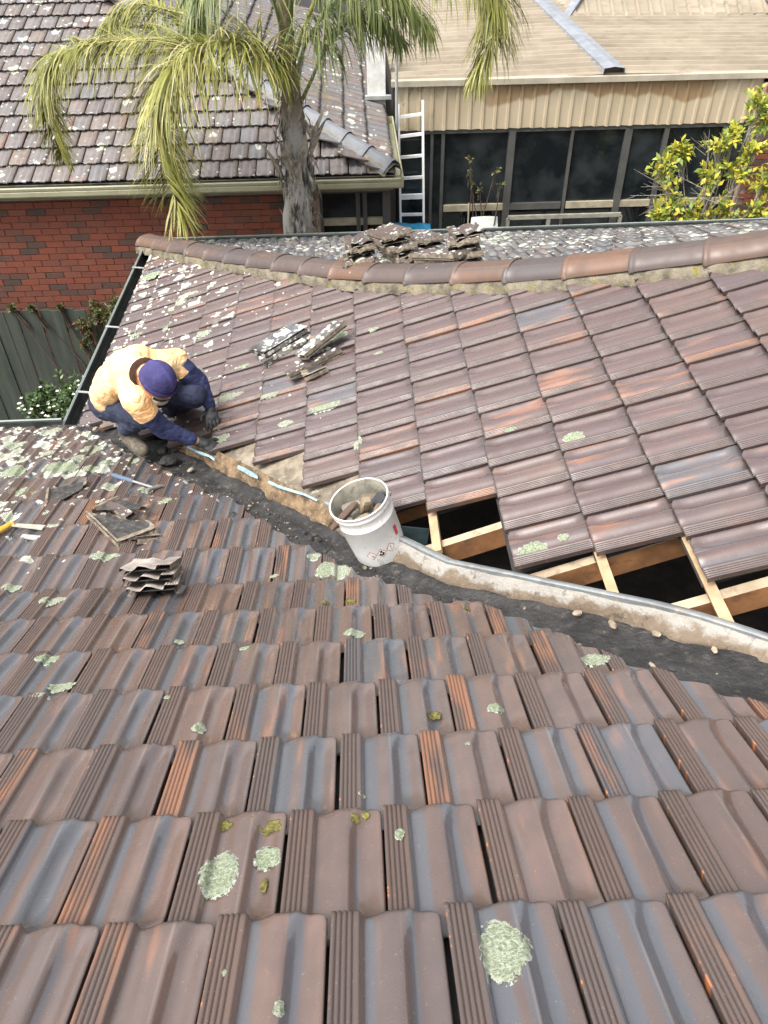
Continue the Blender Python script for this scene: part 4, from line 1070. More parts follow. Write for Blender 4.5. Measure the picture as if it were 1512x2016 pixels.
# window at the corner of the brick house
M_FR = simple('dark_frame', (.085, .085, .080), .45, .15, 5)
M_GL = NT('dark_glass'); M_GL.b.inputs['Coat Weight'].default_value = .0
_gv = M_GL.noise(M_GL.mapping(M_GL.pos(), (1.2, 1, 1.2)), 1.6, 3, .55)  # cloudy paler patches paint faint reflections into the glass colour
M_GL = M_GL.out(M_GL.mix(M_GL.ramp(_gv, .40, .70), (.007, .010, .012), (.030, .037, .040)), .05, None, 0, .5)
M_RAIL = simple('tan_rail', (.36, .32, .23), .6, .2, 6, dirt=((.18, .16, .12), .5))
wn = empty('window', (0, WY, -5), bh)
for a, b, c, e in ((640, 375, 790, 392),):
    xl, xr = -.44, .40
    for x0, x1, z0, z1, nm, mt, y in ((xl, xr, -5.6, -3.66, 'pane', M_GL, WY+.10),):
        mb = MB(); mb.box(((x0+x1)/2, y, (z0+z1)/2), (x1-x0, .012, z1-z0)); mb.build(nm, mt, wn)
    for x0 in (xl, .05, .14, xr): mb = MB(); mb.box((x0, WY+.05, -4.63), (.055, .07, 1.95)); mb.build('frame', M_FR, wn)
    for z0, mt in ((-3.68, M_FR), (-4.10, M_RAIL), (-4.85, M_RAIL)): mb = MB(); mb.box(((xl+xr)/2, WY+.055, z0), (xr-xl-.06, .05, .09)); mb.build('transom', mt, wn)
mb = MB(); mb.box((.42, 11.5, (GZ+DZ-.25)/2), (.10, 2.3, DZ-.25-GZ)); mb.build('side_wall', M_FR, bh)
# white chimney on the side slope, vent pipe
p = at_y(741, 188, 13.4)
ch = empty('chimney', (p.x, 13.4, p.z), bh); M_WH = simple('white_render', (.66, .66, .63), .85, .12, 6, dirt=((.40, .39, .36), .5))
mb = MB(); mb.box((p.x, 13.4, p.z+.35), (.27, .30, 1.5)); mb.build('stack', M_WH, ch)
mb = MB(); mb.box((p.x+.02, 13.22, p.z+.02), (.40, .08, .05)); mb.build('flashing', M_STRAP, ch)
mb = MB(); q0 = at_y(781, 182, 12.55); q1 = at_y(780, 60, 12.55); mb.tube([q0-Vector((0, 0, .5)), q1+Vector((0, 0, .3))], .022, 10); mb.build('vent_pipe', M_STRAP, bh)

# ================================================================== the tan sunroom
sr = empty('tan_sunroom', (3.5, 14, GZ), label='sunroom with tan ribbed metal fascia, flat metal roof and dark glazing', cat='building')
SY = 12.85; X0, X1 = .68, 6.12; CFZ = -5.80
m = NT('tan_metal'); p_ = m.pos()
c = m.mix(m.ramp(m.noise(p_, 1.3, 4, .6), .3, .7), (.45, .37, .25), (.52, .435, .305))
sx = m.n('ShaderNodeSeparateXYZ'); m.l(p_, sx.inputs[0])
# rust-brown water marks below the capping, each ending in an uneven edge
edge = m.math('ADD', m.math('MULTIPLY', m.noise(m.mapping(p_, (1, 1, 0)), 1.1, 2, .5), .55), m.math('MULTIPLY', m.noise(m.mapping(p_, (1, 1, 0)), 4.5, 2, .5), .22))
mk = m.ramp(m.math('SUBTRACT', sx.outputs[2], m.math('SUBTRACT', -2.98, m.math('SUBTRACT', edge, .10))), -.01, .05)
mk = m.math('MULTIPLY', mk, m.math('MULTIPLY', m.ramp(sx.outputs[0], 1.6, 2.3), m.ramp(sx.outputs[0], 5.7, 5.2)))
c2 = m.mix(m.math('MULTIPLY', mk, .8), c, (.27, .165, .075))
c2 = m.mix(m.math('MULTIPLY', m.math('MULTIPLY', m.ramp(m.noise(m.mapping(p_, (2.5, 1, 1)), 4., 4, .7), .5, .72), m.ramp(sx.outputs[0], 1.55, 1.0)), .7), c2, (.10, .09, .07))
M_TAN = m.out(c2, .55, m.bump(m.noise(p_, 8., 3, .5), .05, .01))
m = NT('tan_roof'); p_ = m.pos()
c = m.mix(m.ramp(m.noise(m.mapping(p_, (.6, 1, 1)), 1.8, 5, .65), .3, .7), (.24, .20, .145), (.34, .29, .22))
c = m.mix(m.math('MULTIPLY', m.ramp(m.noise(m.mapping(p_, (.5, 3, 1)), 2.2, 4, .7), .55, .72), .55), c, (.15, .12, .085))
M_TROOF = m.out(c, .55)
M_FLASH = simple('grey_flashing', (.22, .235, .26), .5, .2, 5, usepos=True)
def ribbed(x0, x1, pitch, dep, y, z0, z1, tilt=0):
    xs = [];
    n = int((x1-x0)/pitch)
    for k in range(n+1):
        b = x0+pitch*k
        xs += [(b, 0), (b+pitch*.62, 0), (b+pitch*.70, dep), (b+pitch*.88, dep), (b+pitch*.96, 0)]
    return [(min(a, x1), d) for a, d in xs]
# fascia
mb = MB(); pf = ribbed(X0, X1, .19, .026, SY, 0, 0)
mb.sheet([[Vector((a, SY-.05-d_, -3.66+.006*math.sin(a*40))) for a, d_ in pf], [Vector((a, SY-.05-d_, -2.99)) for a, d_ in pf]], 0, False); mb.build('ribbed_fascia', M_TAN, sr)
mb = MB(); mb.box(((X0+X1)/2+.1, SY-.07, -3.00), (X1-X0+.35, .13, .075)); mb.build('capping', simple('capping_metal', (.40, .36, .28), .5, .15, 3), sr)
mb = MB(); mb.box(((X0+X1)/2, SY+.03, -3.69), (X1-X0, .12, .06)); mb.build('soffit_trim', M_FR, sr)
# roof: two shallow falls with ribs running across, grey ridge flashing
RX = at_y(1205, 150, SY).x
def roofpart(xa, xb, za, zb, ya, yb, name):
    mb = MB(); ra, rb = [], []; y = ya
    prof = ribbed(ya, yb, .29, .055, 0, 0, 0)
    for yy, dd in prof: ra.append(Vector((xa, yy, za+dd))); rb.append(Vector((xb, yy, zb+dd)))
    mid = [a.lerp(b, .5) for a, b in zip(ra, rb)]
    mb.sheet([ra, mid, rb], 0, False); mb.build(name, M_TROOF, sr)
roofpart(X0-.05, RX, -3.03, -2.945, SY-.06, 24, 'roof_sheet')
roofpart(RX, 9.5, -2.945, -3.03, SY-.06, 24, 'roof_sheet')
mb = MB(); rows = []
for k in range(60):
    y = SY-.08+.19*k; rows.append([(RX-.16, y, -2.95), (RX-.15, y, -2.872), (RX, y, -2.850), (RX+.15, y, -2.872), (RX+.16, y, -2.95)])
mb.sheet(rows, 0, False); mb.build('ridge_flashing', M_FLASH, sr)
# raised hipped roof further back
BL, BRr = at_y(1112, 42, 17.), at_y(1512, 34, 17.); zt = BL.z; H_ = 1.3; run = 2.0
mb = MB(); n = 60; lo, hi = [], []
pf = ribbed(BL.x, BRr.x+.3, .24, .06, 0, 0, 0); cxm = (BL.x+BRr.x+.3)/2
for a, d_ in pf:
    lo.append(Vector((a, 17.-.02, zt+d_)))
    t = 1; xi = max(BL.x+1.5, min(BRr.x-1.2, a)); k = min(1, (a-BL.x)/1.5, (BRr.x+.3-a)/1.5); k = max(k, .0)
    hi.append(Vector((a, 17.+run*k, zt+H_*k+d_)))
mb.sheet([lo, hi], 0, False); mb.build('upper_roof_sheet', M_TROOF, sr)
mb = MB()
for a, b in ((Vector((BL.x, 17, zt+.05)), Vector((BL.x+1.5, 17+run, zt+H_+.05))), (Vector((BRr.x+.3, 17, zt+.05)), Vector((BRr.x-1.2, 17+run, zt+H_+.05)))): mb.bar(a, b, .16, .06)
mb.build('hip_flashing', M_FLASH, sr)
mb = MB(); mb.sheet([[Vector((BL.x-.02, 17, zt-.06)), Vector((BL.x-.02, 22, zt-.06))], [Vector((BL.x+1.5, 17+run, zt+H_)), Vector((BL.x+1.5, 22, zt+H_))]], 0, False); mb.build('upper_roof_side', M_TROOF, sr)
mb = MB(); mb.box((cxm, 17.25, zt-.22), (BRr.x-BL.x+.1, .3, .36)); mb.build('upper_wall', M_TAN, sr)
# glazing
ver = [(851, .035), (873, .04), (1009, .085), (1128, .035), (1238, .085), (1313, .055), (1426, .05), (1473, .05)]
xs = [X0]+[at_y(a, 255, SY).x for a, b in ver]
for (a, wd), x in zip(ver, xs[1:]):
    mb = MB(); mb.box((x, SY, (CFZ-3.72)/2), (wd*1.25, .08 if wd > .04 else .05, -3.72-CFZ)); mb.build('mullion', M_FR, sr)
for xa, xb in zip(xs, xs[1:]):
    if xb-xa < .06: continue
    mb = MB(); mb.box(((xa+xb)/2, SY+.03, (CFZ-3.72)/2), (xb-xa-.03, .012, -3.72-CFZ)); mb.build('pane', M_GL, sr)
for i, (xa, xb) in enumerate(zip(xs, xs[1:])):
    if xb-xa < .3 or i in (0, 8): continue
    mb = MB(); mb.box(((xa+xb)/2, SY-.005, -4.86), (xb-xa-.085, .05, .10)); mb.build('mid_rail', M_FR if i in (3,) else M_RAIL, sr)
mb = MB(); xa, xb = at_y(1003, 415, SY-.2).x, at_y(1226, 412, SY-.2).x
mb.box(((xa+xb)/2, SY-.14, -4.99), (xb-xa, .05, .06)); mb.box((xa, SY-.14, -5.4), (.05, .05, .79)); mb.box((xb, SY-.14, -5.4), (.05, .05, .79)); mb.box((xa+(xb-xa)*.36, SY-.14, -5.4), (.06, .04, .79)); mb.build('screen_frame', simple('screen_frame_paint', (.26, .25, .21), .6), sr)
mb = MB(); mb.box(((X0+X1)/2, SY-.9, (GZ+CFZ)/2), (X1-X0+.3, 2.6, CFZ-GZ)); o = mb.build('deck', simple('deck_concrete', (.22, .21, .19), .9, .2), sr)
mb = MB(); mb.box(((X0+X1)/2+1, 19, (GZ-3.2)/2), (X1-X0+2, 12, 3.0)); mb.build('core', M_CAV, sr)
# brick pier at the right end
pr_ = empty('brick_pier', (6.5, 12.6, GZ), sr); st = Stuff()
for r in range(37):
    for i in range(5):
        for face in (0,):
            M = Matrix.Translation((6.2+.24*i+(.12 if r % 2 else 0), 12.55, -3.14-.086*r)); st.add(BKs, M)
mb = MB(); mb.box((6.75, 12.66, (GZ-3.1)/2), (1.25, .2, -3.1-GZ)); mb.build('pier_core', M_JOINT, pr_); st.build('pier_bricks', M_BRs, pr_)

# ------------------------------------------------------------------ courtyard things
def ladder():
    rt, lt = at_y(832, 197, 12.66), at_y(784, 205, 12.66); rb, lbm = at_y(834, 452, 12.28), at_y(789, 452, 12.28)
    def ext(t, b): k = (CFZ-t.z)/(b.z-t.z); return t+(b-t)*k
    rb2, lb2 = ext(rt, rb), ext(lt, lbm); L = empty('ladder', (rb2+lb2)/2, label='white aluminium ladder leaning on the tan sunroom fascia', cat='ladder')
    ml = simple('ladder_alu', (.80, .80, .79), .4, .06, 8)
    for a, b in ((rt, rb2), (lt, lb2)): mb = MB(); mb.bar(a, b, .030, .062); mb.build('rail', ml, L)
    for py in (225, 262, 303, 345, 383, 420, 458, 492, 528):
        t = (py-200)/(452-200); a, b = lt+(lbm-lt)*t, rt+(rb-rt)*t; mb = MB(); mb.bar(a, b, .050 if py == 383 else .032, .04 if py != 383 else .07); mb.build('rung', ml, L)
ladder()
def tarp():
    c = at_y(790, 452, 12.0); mb = MB(); rows = []
    nx, ny = 22, 10
    for j in range(ny+1):
        row = []
        for i in range(nx+1):
            u, v = i/nx*2-1, j/ny*2-1; x = c.x+u*.56; y = 12.0+v*.30
            e = max(abs(u), abs(v)); z = c.z+.03*noise.noise(Vector((u*3, v*2, 0)))+.04*noise.noise(Vector((u*1.3, 4, 0)))
            if e > .82: k = (e-.82)/.18; z = lerp(z, CFZ+.02, k**.7*.98); x = c.x+u*(.46+.02*math.sin(v*20)); y = 12+v*(.25+.02*math.sin(u*22))
            row.append((x, y, z))
        rows.append(row)
    mb.sheet(rows); o = mb.build('blue_tarpaulin', simple('tarp_blue', (.03, .27, .50), .4, .2, 5, bump=.4, bscale=12, bdist=.03)); tag(o, 'bright blue tarpaulin draped over a low stack at the ladder foot', 'tarpaulin')
tarp()
def chair():
    c = at_y(958, 440, 12.35); top = c.z; seat = CFZ+.43; x0 = c.x; root = empty('plastic_chair', (x0, 12.3, CFZ), label='white moulded plastic garden chair beside the glazing', cat='chair')
    mw = simple('chair_white', (.66, .68, .64), .5, .1, 6)
    mb = MB(); rows = []
    for j in range(7):
        t = j/6; rows.append([Vector((x0+u*(.24-.03*t), 12.5+.10*t-.05*(1-u*u), lerp(seat, top, t)+(.03*(1-u*u) if j == 6 else 0))) for u in [-1+.2*i for i in range(11)]])
    mb.sheet(rows); mb.sheet([[p+Vector((0, .02, -.0)) for p in r][::-1] for r in rows]); mb.sheet([rows[-1], [p+Vector((0, .02, 0)) for p in rows[-1]]]); mb.build('backrest', mw, root)
    mb = MB(); mb.box((x0, 12.27, seat), (.46, .44, .025)); mb.build('seat', mw, root)
    for sx_ in (-1, 1):
        for y in (12.08, 12.47): mb = MB(); mb.bar((x0+sx_*.21, y, seat), (x0+sx_*.25, y+(.03 if y > 12.2 else -.03), CFZ), .04, .04, up=(0, 1, 0)); mb.build('leg', mw, root)
        mb = MB(); mb.tube([(x0+sx_*.24, 12.52, seat+.24), (x0+sx_*.26, 12.3, seat+.24), (x0+sx_*.25, 12.06, seat+.20), (x0+sx_*.23, 12.05, seat)], .018, 8); mb.build('armrest', mw, root)
chair()
mb = MB(); a, b = at_y(923, 400, 12.6), at_y(922, 455, 12.5); b.z, k_ = CFZ, 0; mb.tube([a, Vector((b.x, 12.5, CFZ))], .012, 8); o = mb.build('garden_stake', simple('stake_wood', (.40, .34, .26), .8)); tag(o, 'thin pale stake leaning on the sunroom glazing', 'stake')

# ------------------------------------------------------------------ foliage
def leaf_mat(name, cols, rough=.5, trans=.25):
    m = NT(name); g = m.n('ShaderNodeNewGeometry'); c = m.cr(g.outputs['Random Per Island'], cols)
    c = m.mix(m.math('MULTIPLY', m.ramp(m.noise(m.pos(), 7., 3, .6), .4, .7), .35), c, m.mix(.6, c, (.03, .03, .01)))
    m.out(c, rough)
    tr = m.n('ShaderNodeBsdfTranslucent'); m.l(c, tr.inputs[0]); mx = m.n('ShaderNodeMixShader'); mx.inputs[0].default_value = trans
    o = m.t.nodes['Material Output']; m.l(m.b.outputs[0], mx.inputs[1]); m.l(tr.outputs[0], mx.inputs[2]); m.l(mx.outputs[0], o.inputs[0]); return m.mat
def leaf(mb, p, d, n, L, W, curl=.2):
    d = d.normalized(); s_ = d.cross(n)
    if s_.length < 1e-3: s_ = Vector((1, 0, 0))
    s_.normalize(); n = s_.cross(d)
    mb.add([p, p+d*L*.45+s_*W*.5+n*.04*L, p+d*L*.45-s_*W*.5+n*.04*L, p+d*L-n*curl*L, p+d*L*.45-n*.02*L], [(0, 4, 1), (0, 2, 4), (1, 4, 3), (4, 2, 3)], 0, True)
def rv(): 
    while True:
        v = Vector((random.uniform(-1, 1), random.uniform(-1, 1), random.uniform(-1, 1)))
        if .05 < v.length < 1: return v.normalized()
M_TWIG = simple('twig', (.30, .27, .23), .85, .25, 20)
M_TWIGD = simple('dark_twig', (.07, .05, .035), .9, .3, 20)
def shrub(name, root_p, clumps, label, cat, lm, leaf_L, per, stems, bare=(), twm=None, flowers=None, wratio=.45):
    root = empty(name, root_p, label=label, cat=cat); r0 = Vector(root_p)
    st_ = MB(); lf = MB()
    for c, r in clumps:
        c = Vector(c); mid = r0.lerp(c, .55)+rv()*.12; st_.tube([r0+rv()*.03, mid, c], [.018, .011, .005], 6)
        for k in range(stems):
            e = c+rv()*r*random.uniform(.5, 1.05); st_.tube([c.lerp(r0, .15)+rv()*.03, c.lerp(e, .5)+rv()*r*.15, e], [.006, .004, .0018], 5)
            ax = (e-c).normalized()
            for q in range(per):
                t = random.uniform(.15, 1.05); p = c.lerp(e, t)+rv()*r*.10; d_ = (ax*.6+rv()*.9+Vector((0, 0, .35))).normalized()
                leaf(lf, p, d_, (Vector((0, -.3, 1))+rv()*.7).normalized(), leaf_L*random.uniform(.6, 1.15), leaf_L*wratio*random.uniform(.8, 1.2), random.uniform(0, .3))
    for a, b in bare:
        a, b = Vector(a), Vector(b); m_ = a.lerp(b, .5)+rv()*.05; st_.tube([a, m_, b], [.007, .0045, .002], 5)
        for k in range(4): t = random.uniform(.3, .9); q = a.lerp(b, t); st_.tube([q, q+((b-a).normalized()+rv()*.8).normalized()*random.uniform(.1, .28)], [.003, .0014], 4)
    st_.build('stems', twm or M_TWIG, root); lf.build('foliage', lm, root)
    if flowers:
        fm = simple('flower_white', (.62, .64, .52), .7, .12, 20); bmf = MB()
        for k in range(flowers[0]):
            c, r = random.choice(clumps); d_ = rv(); d_.z = abs(d_.z)*.6+.1; d_.y = -abs(d_.y); p = Vector(c)+d_.normalized()*r*random.uniform(.75, 1.08)
            for q in range(6):
                a = q*math.pi/3+k; s_ = Vector((math.cos(a), math.sin(a)*.8-.2, .55)); leaf(bmf, p, s_, Vector((0, 0, 1)), flowers[1], flowers[1]*.75, .1)
        bmf.build('flowers', fm, root, kind='stuff')
    return root
CIT = leaf_mat('citrus_leaf', [(0, (.12, .20, .03)), (.3, (.22, .30, .045)), (.5, (.36, .40, .05)), (.75, (.52, .47, .05)), (1, (.68, .55, .07))])
def cl(px, py, y, r): p = at_y(px, py, y); return ((p.x, p.y, p.z), r)
cc = [cl(1312, 335, 11.5, .26), cl(1340, 300, 11.6, .16), cl(1420, 290, 11.5, .24), cl(1400, 350, 11.3, .26), cl(1450, 340, 11.3, .25), cl(1330, 400, 11.3, .28), cl(1480, 300, 11.5, .25), cl(1500, 240, 11.7, .28), cl(1508, 360, 11.2, .3), cl(1420, 415, 11.2, .3), cl(1485, 415, 11.1, .28), cl(1300, 425, 11.3, .2), cl(1495, 205, 11.8, .22), cl(1370, 420, 11.2, .25), cl(1560, 300, 11.5, .35), cl(1560, 400, 11.3, .35), cl(1445, 262, 11.6, .10)]
b0 = at_y(1330, 380, 11.4)
shrub('citrus_shrub', (5.3, 11.4, GZ), cc, 'straggly citrus shrub with yellow-green leaves and bare grey twigs before the glazing', 'shrub', CIT, .115, 11, 15,
      bare=[(b0, at_y(1248, 333, 11.3)), (b0, at_y(1240, 385, 11.3)), (at_y(1400, 350, 11.4), at_y(1397, 255, 11.4)), (b0, at_y(1262, 368, 11.3)), (at_y(1390, 330, 11.4), at_y(1388, 262, 11.4)), (b0, at_y(1270, 420, 11.2)), (at_y(1400, 380, 11.2), at_y(1330, 345, 11.2)), (at_y(1410, 400, 11.1), at_y(1360, 370, 11.1)), (at_y(1400, 410, 11.1), at_y(1460, 360, 11.1)), (at_y(1380, 425, 11.1), at_y(1420, 340, 11.1)), (at_y(1370, 425, 11.1), at_y(1340, 380, 11.1)), (at_y(1390, 425, 11.1), at_y(1385, 350, 11.1))])
GRN = leaf_mat('glossy_leaf', [(0, (.020, .048, .014)), (.5, (.045, .090, .022)), (.85, (.075, .13, .032)), (1, (.11, .16, .05))], .35, .12)
shrub('flowering_bush', (-3.55, 7.7, GZ), [cl(140, 770, 7.7, .30), cl(110, 800, 7.7, .30), cl(165, 800, 7.6, .30), cl(90, 782, 7.8, .16), cl(140, 820, 7.5, .34), cl(185, 770, 7.8, .22), cl(75, 805, 7.6, .2), cl(180, 830, 7.5, .3), cl(110, 845, 7.5, .3)],
      'dark green bush with white flowers growing inside the gutter corner', 'bush', GRN, .075, 14, 16, twm=M_TWIGD, flowers=(60, .024))
VIN = leaf_mat('vine_leaf', [(0, (.035, .065, .014)), (.45, (.075, .11, .025)), (.72, (.11, .12, .03)), (.85, (.16, .055, .03)), (1, (.22, .035, .03))])
shrub('climbing_vine', (-3.35, 9.15, GZ), [cl(205, 615, 9.2, .13), cl(180, 625, 9.2, .12), cl(225, 600, 9.2, .14), cl(172, 650, 9.18, .09), cl(168, 675, 9.16, .08), cl(190, 605, 9.25, .12), cl(160, 640, 9.18, .10), cl(215, 628, 9.15, .10), cl(22, 606, 9.28, .04), cl(62, 607, 9.28, .04), cl(118, 606, 9.28, .04)],
      'red and green creeper hanging over the fence top', 'creeper', VIN, .05, 12, 13, twm=M_TWIGD)
HP = leaf_mat('dim_leaf', [(0, (.05, .07, .02)), (.6, (.13, .13, .04)), (1, (.20, .17, .06))])
shrub('house_plant', (at_y(945, 380, 12.62).x, 12.62, CFZ), [cl(925, 315, 12.68, .05), cl(922, 340, 12.68, .05), cl(945, 372, 12.6, .10), cl(975, 340, 12.66, .09), cl(985, 365, 12.64, .06), cl(930, 362, 12.64, .05)],
      'sparse tall pot plant standing against the dark glazing', 'plant', HP, .075, 4, 4, twm=M_TWIGD)

# ------------------------------------------------------------------ fence
fn = empty('paling_fence', (-4.5, 9.33, GZ), label='green-grey timber paling fence between the two houses', cat='fence')
m = NT('fence_stain'); o_ = m.pos()
c = m.mix(m.ramp(m.noise(m.mapping(o_, (6, 6, .7)), 2., 4, .65), .3, .7), (.030, .040, .032), (.062, .075, .058))
c = m.mix(m.math('MULTIPLY', m.rnd(), .4), c, (.055, .058, .050)); c = m.mix(m.math('MULTIPLY', m.ramp(m.noise(m.mapping(o_, (10, 10, 1)), 3., 4, .7), .6, .75), .4), c, (.14, .13, .10))
M_FEN = m.out(c, .85, m.bump(m.noise(m.mapping(o_, (30, 30, 1.5)), 2., 4, .6), .4, .006))
for k in range(44):
    x = -7.6+.147*k; mb = MB(); h = -4.655+random.uniform(-.012, .012); dy = .012*(k % 2)
    mb.box((0, 0, (h-GZ)/2), (.142, .016, h-GZ)); mb.build('paling', M_FEN, fn, Matrix.Translation((x, 9.30+dy, GZ)) @ Matrix.Rotation(random.uniform(-.006, .006), 4, 'Y'))
for z in (-4.95, -5.9): mb = MB(); mb.box((-4.4, 9.36, z), (6.6, .04, .075)); mb.build('fence_rail', M_FEN, fn)
for x in (-7, -4.6, -2.2): mb = MB(); mb.box((x, 9.41, (GZ-4.75)/2), (.1, .06, -4.75-GZ)); mb.build('post', M_FEN, fn)

# ------------------------------------------------------------------ palm
def palm():
    PY = 9.62; b = at_y(590, 462, PY); root = empty('palm_tree', (b.x-.02, PY, GZ), label='tall feather palm with shaggy grey trunk and drooping yellow-green fronds', cat='palm')
    ctr = [(GZ, b.x-.06, .20), (-5, b.x-.03, .19), (-4.2, b.x, .185)]
    for py, px, r in ((455, 590, .165), (400, 588, .16), (350, 586, .155), (300, 583, .155), (260, 578, .145), (220, 576, .12), (170, 572, .10), (110, 566, .085), (40, 562, .08), (-60, 556, .08)):
        p = at_y(px, py, PY); ctr.append((p.z, p.x, r))
    mb = MB(); rows = []; na = 28
    zs = []
    for (z0, x0, r0), (z1, x1, r1) in zip(ctr, ctr[1:]):
        n = max(3, int((z1-z0)/.035))
        for i in range(n): t = i/n; zs.append((lerp(z0, z1, t), lerp(x0, x1, t), lerp(r0, r1, t)))
    for z, x, r in zs:
        row = []
        for k in range(na+1):
            a = 2*math.pi*k/na; ca, sa = math.cos(a), math.sin(a)
            rr = r*(1+.34*noise.noise(Vector((ca*2.4, sa*2.4, z*1.5)))*(1 if z < -2.4 else .35)+.12*noise.noise(Vector((ca*5, sa*5, z*5))))
            row.append((x+ca*rr, PY+sa*rr, z))
        rows.append(row)
    mb.sheet(rows)
    m = NT('palm_bark'); p = m.pos()
    c = m.mix(m.ramp(m.noise(m.mapping(p, (5, 5, 1.6)), 1.5, 5, .7), .42, .54), (.060, .056, .054), (.46, .44, .41))
    sz = m.n('ShaderNodeSeparateXYZ'); m.l(p, sz.inputs[0])
    c = m.mix(m.ramp(sz.outputs[2], -2.75, -2.35), c, m.mix(m.noise(m.mapping(p, (12, 12, 1.5)), 1.5, 4, .7), (.085, .065, .035), (.30, .25, .16)))
    mt = m.out(c, .95, m.bump(m.noise(m.mapping(p, (14, 14, 3)), 2., 5, .75), .9, .03)); mb.build('trunk', mt, root)
    # frayed fibres and old leaf bases
    mb = MB()
    for k in range(280):
        z = random.uniform(-4.2, -2.35); a = random.uniform(0, 6.28); x = b.x-.05*(z+3.3)*.3; r = .18 if z < -2.8 else .15
        d_ = Vector((math.cos(a), math.sin(a), 0)); p = Vector((at_y(584, 330, PY).x, PY, z))+d_*r*.92
        L = random.uniform(.08, .30); leaf(mb, p, (d_*random.uniform(.15, .7)+Vector((0, 0, random.choice((-1, 1, -1))))+rv()*.3), d_, L, random.uniform(.012, .045), .15)
    for a in (-2.6, -1.9, -1.2, -.5, .4):
        d_ = Vector((math.cos(a), math.sin(a), 0)); p = Vector((at_y(582, 300, PY).x, PY, -3.05+.1*a)); leaf(mb, p+d_*.14, d_*.35+Vector((0, 0, 1)), d_, .65, .12, -.15)
    mb.build('leaf_bases', simple('dead_fibre', (.36, .32, .26), .95, .5, 12, usepos=True), root)
    FR = leaf_mat('frond_yellow', [(0, (.17, .19, .045)), (.35, (.29, .30, .07)), (.7, (.40, .39, .10)), (.9, (.50, .45, .18)), (1, (.58, .52, .36))], .45, .3)
    FG = leaf_mat('frond_green', [(0, (.12, .17, .055)), (.5, (.20, .25, .085)), (.85, (.32, .34, .12)), (1, (.44, .41, .18))], .45, .3)
    RC = simple('rachis', (.30, .29, .09), .5, .2, 6); RG = simple('rachis_green', (.17, .20, .08), .5, .2, 6)
    def spl(P, n):
        out = []
        for i in range(len(P)-1):
            p0, p1, p2, p3 = P[max(i-1, 0)], P[i], P[i+1], P[min(i+2, len(P)-1)]
            for k in range(n):
                t = k/n; out.append(.5*((2*p1)+(-p0+p2)*t+(2*p0-5*p1+4*p2-p3)*t*t+(-p0+3*p1-3*p2+p3)*t**3))
        out.append(P[-1]); return out
    def frond(pts, LL, n, mats, start=.12, r0=.028, droop=1.1, label=None):
        P = [at_y(a, b_, y) for a, b_, y in pts]; P = spl(P, 10); N = len(P); last = [Vector((1, .2, 0)).normalized()]
        mb = MB(); mb.tube(P, [lerp(r0, .004, (i/(N-1))**.7) for i in range(N)], 7); r_ = mb.build('frond', mats[1], root)
        if label: r_['label'] = label
        mb = MB()
        for k in range(int(n*1.0)):
            t = start+(1-start)*(k+random.random())/(n*1.0); i = min(int(t*(N-1)), N-2); f = t*(N-1)-i; p = P[i].lerp(P[i+1], f); d_ = (P[i+1]-P[i]).normalized()
            s_ = d_.cross(Vector((0, 0, 1)));
            if s_.length < .25: s_ = Vector((.95, -.3, 0))
            s_.normalize(); sg = random.choice((-1, 1)); up = s_.cross(d_)
            L = LL*(.45+.75*math.sin(math.pi*min(1, .12+.88*t)**.8))*random.uniform(.7, 1.1)
            q = (s_*sg*random.uniform(.5, 1)+d_*random.uniform(.25, .8)+up*random.uniform(-.5, .55)).normalized(); wd = random.uniform(.0055, .0105)
            cur = p.copy(); dirv = q.copy(); side = dirv.cross(Vector((0, 0, 1)));
            side = side.normalized() if side.length > .05 else Vector((1, 0, 0))
            vs = []; S = 5
            for j in range(S+1):
                ww = wd*(1-(j/S)**2)*(1 if j else .6)+.0012
                vs += [cur+side*ww, cur-side*ww]
                cur = cur+dirv*(L/S); dirv = (dirv+Vector((random.uniform(-.08, .08), random.uniform(-.08, .08), -droop*.26*(1+j*.22)))).normalized()
            mb.add(vs, [(2*j, 2*j+1, 2*j+3, 2*j+2) for j in range(S)], 0, True)
        mb.build('leaflets', mats[0], r_)
    Y_, G_ = (FR, RC), (FG, RG)
    frond([(574, 210, PY-.1), (548, 130, PY-.35), (490, 92, PY-.6), (410, 84, PY-.9), (340, 125, PY-1.1), (308, 210, PY-1.2), (318, 320, PY-1.25), (362, 428, PY-1.25)], .78, 1000, Y_, .10, droop=.5, label='big yellowed frond bent sharply downwards')
    frond([(572, 180, PY), (500, 110, PY-.1), (390, 78, PY-.15), (250, 80, PY-.2), (140, 98, PY-.3), (90, 150, PY-.35), (95, 225, PY-.35), (122, 305, PY-.35)], .56, 640, Y_, .30, droop=.9)
    frond([(578, 215, PY), (590, 120, PY-.1), (630, 40, PY-.25), (700, -20, PY-.4), (780, -10, PY-.5), (840, 50, PY-.55)], .78, 340, G_, .28)
    frond([(582, 225, PY+.05), (612, 160, PY+.05), (640, 100, PY), (690, 40, PY-.1), (740, 30, PY-.15), (790, 80, PY-.2)], .60, 240, G_, .38)
    frond([(574, 130, PY), (640, -30, PY-.3), (780, -110, PY-.6), (900, -90, PY-.9), (970, -20, PY-1.0), (975, 60, PY-1.05), (935, 150, PY-1.05)], .62, 560, Y_, .35)
    frond([(568, 120, PY), (540, 10, PY-.2), (490, -60, PY-.4), (430, -60, PY-.5), (390, -10, PY-.55), (375, 50, PY-.55)], .70, 300, G_, .25)
    frond([(566, 60, PY), (590, -80, PY-.3), (650, -130, PY-.6), (720, -90, PY-.8), (770, -20, PY-.85)], .80, 260, G_, .3)
    frond([(572, 190, PY+.1), (440, 60, PY+.3), (330, 20, PY+.5), (260, 10, PY+.6), (200, 60, PY+.6)], .50, 260, Y_, .4)
palm()

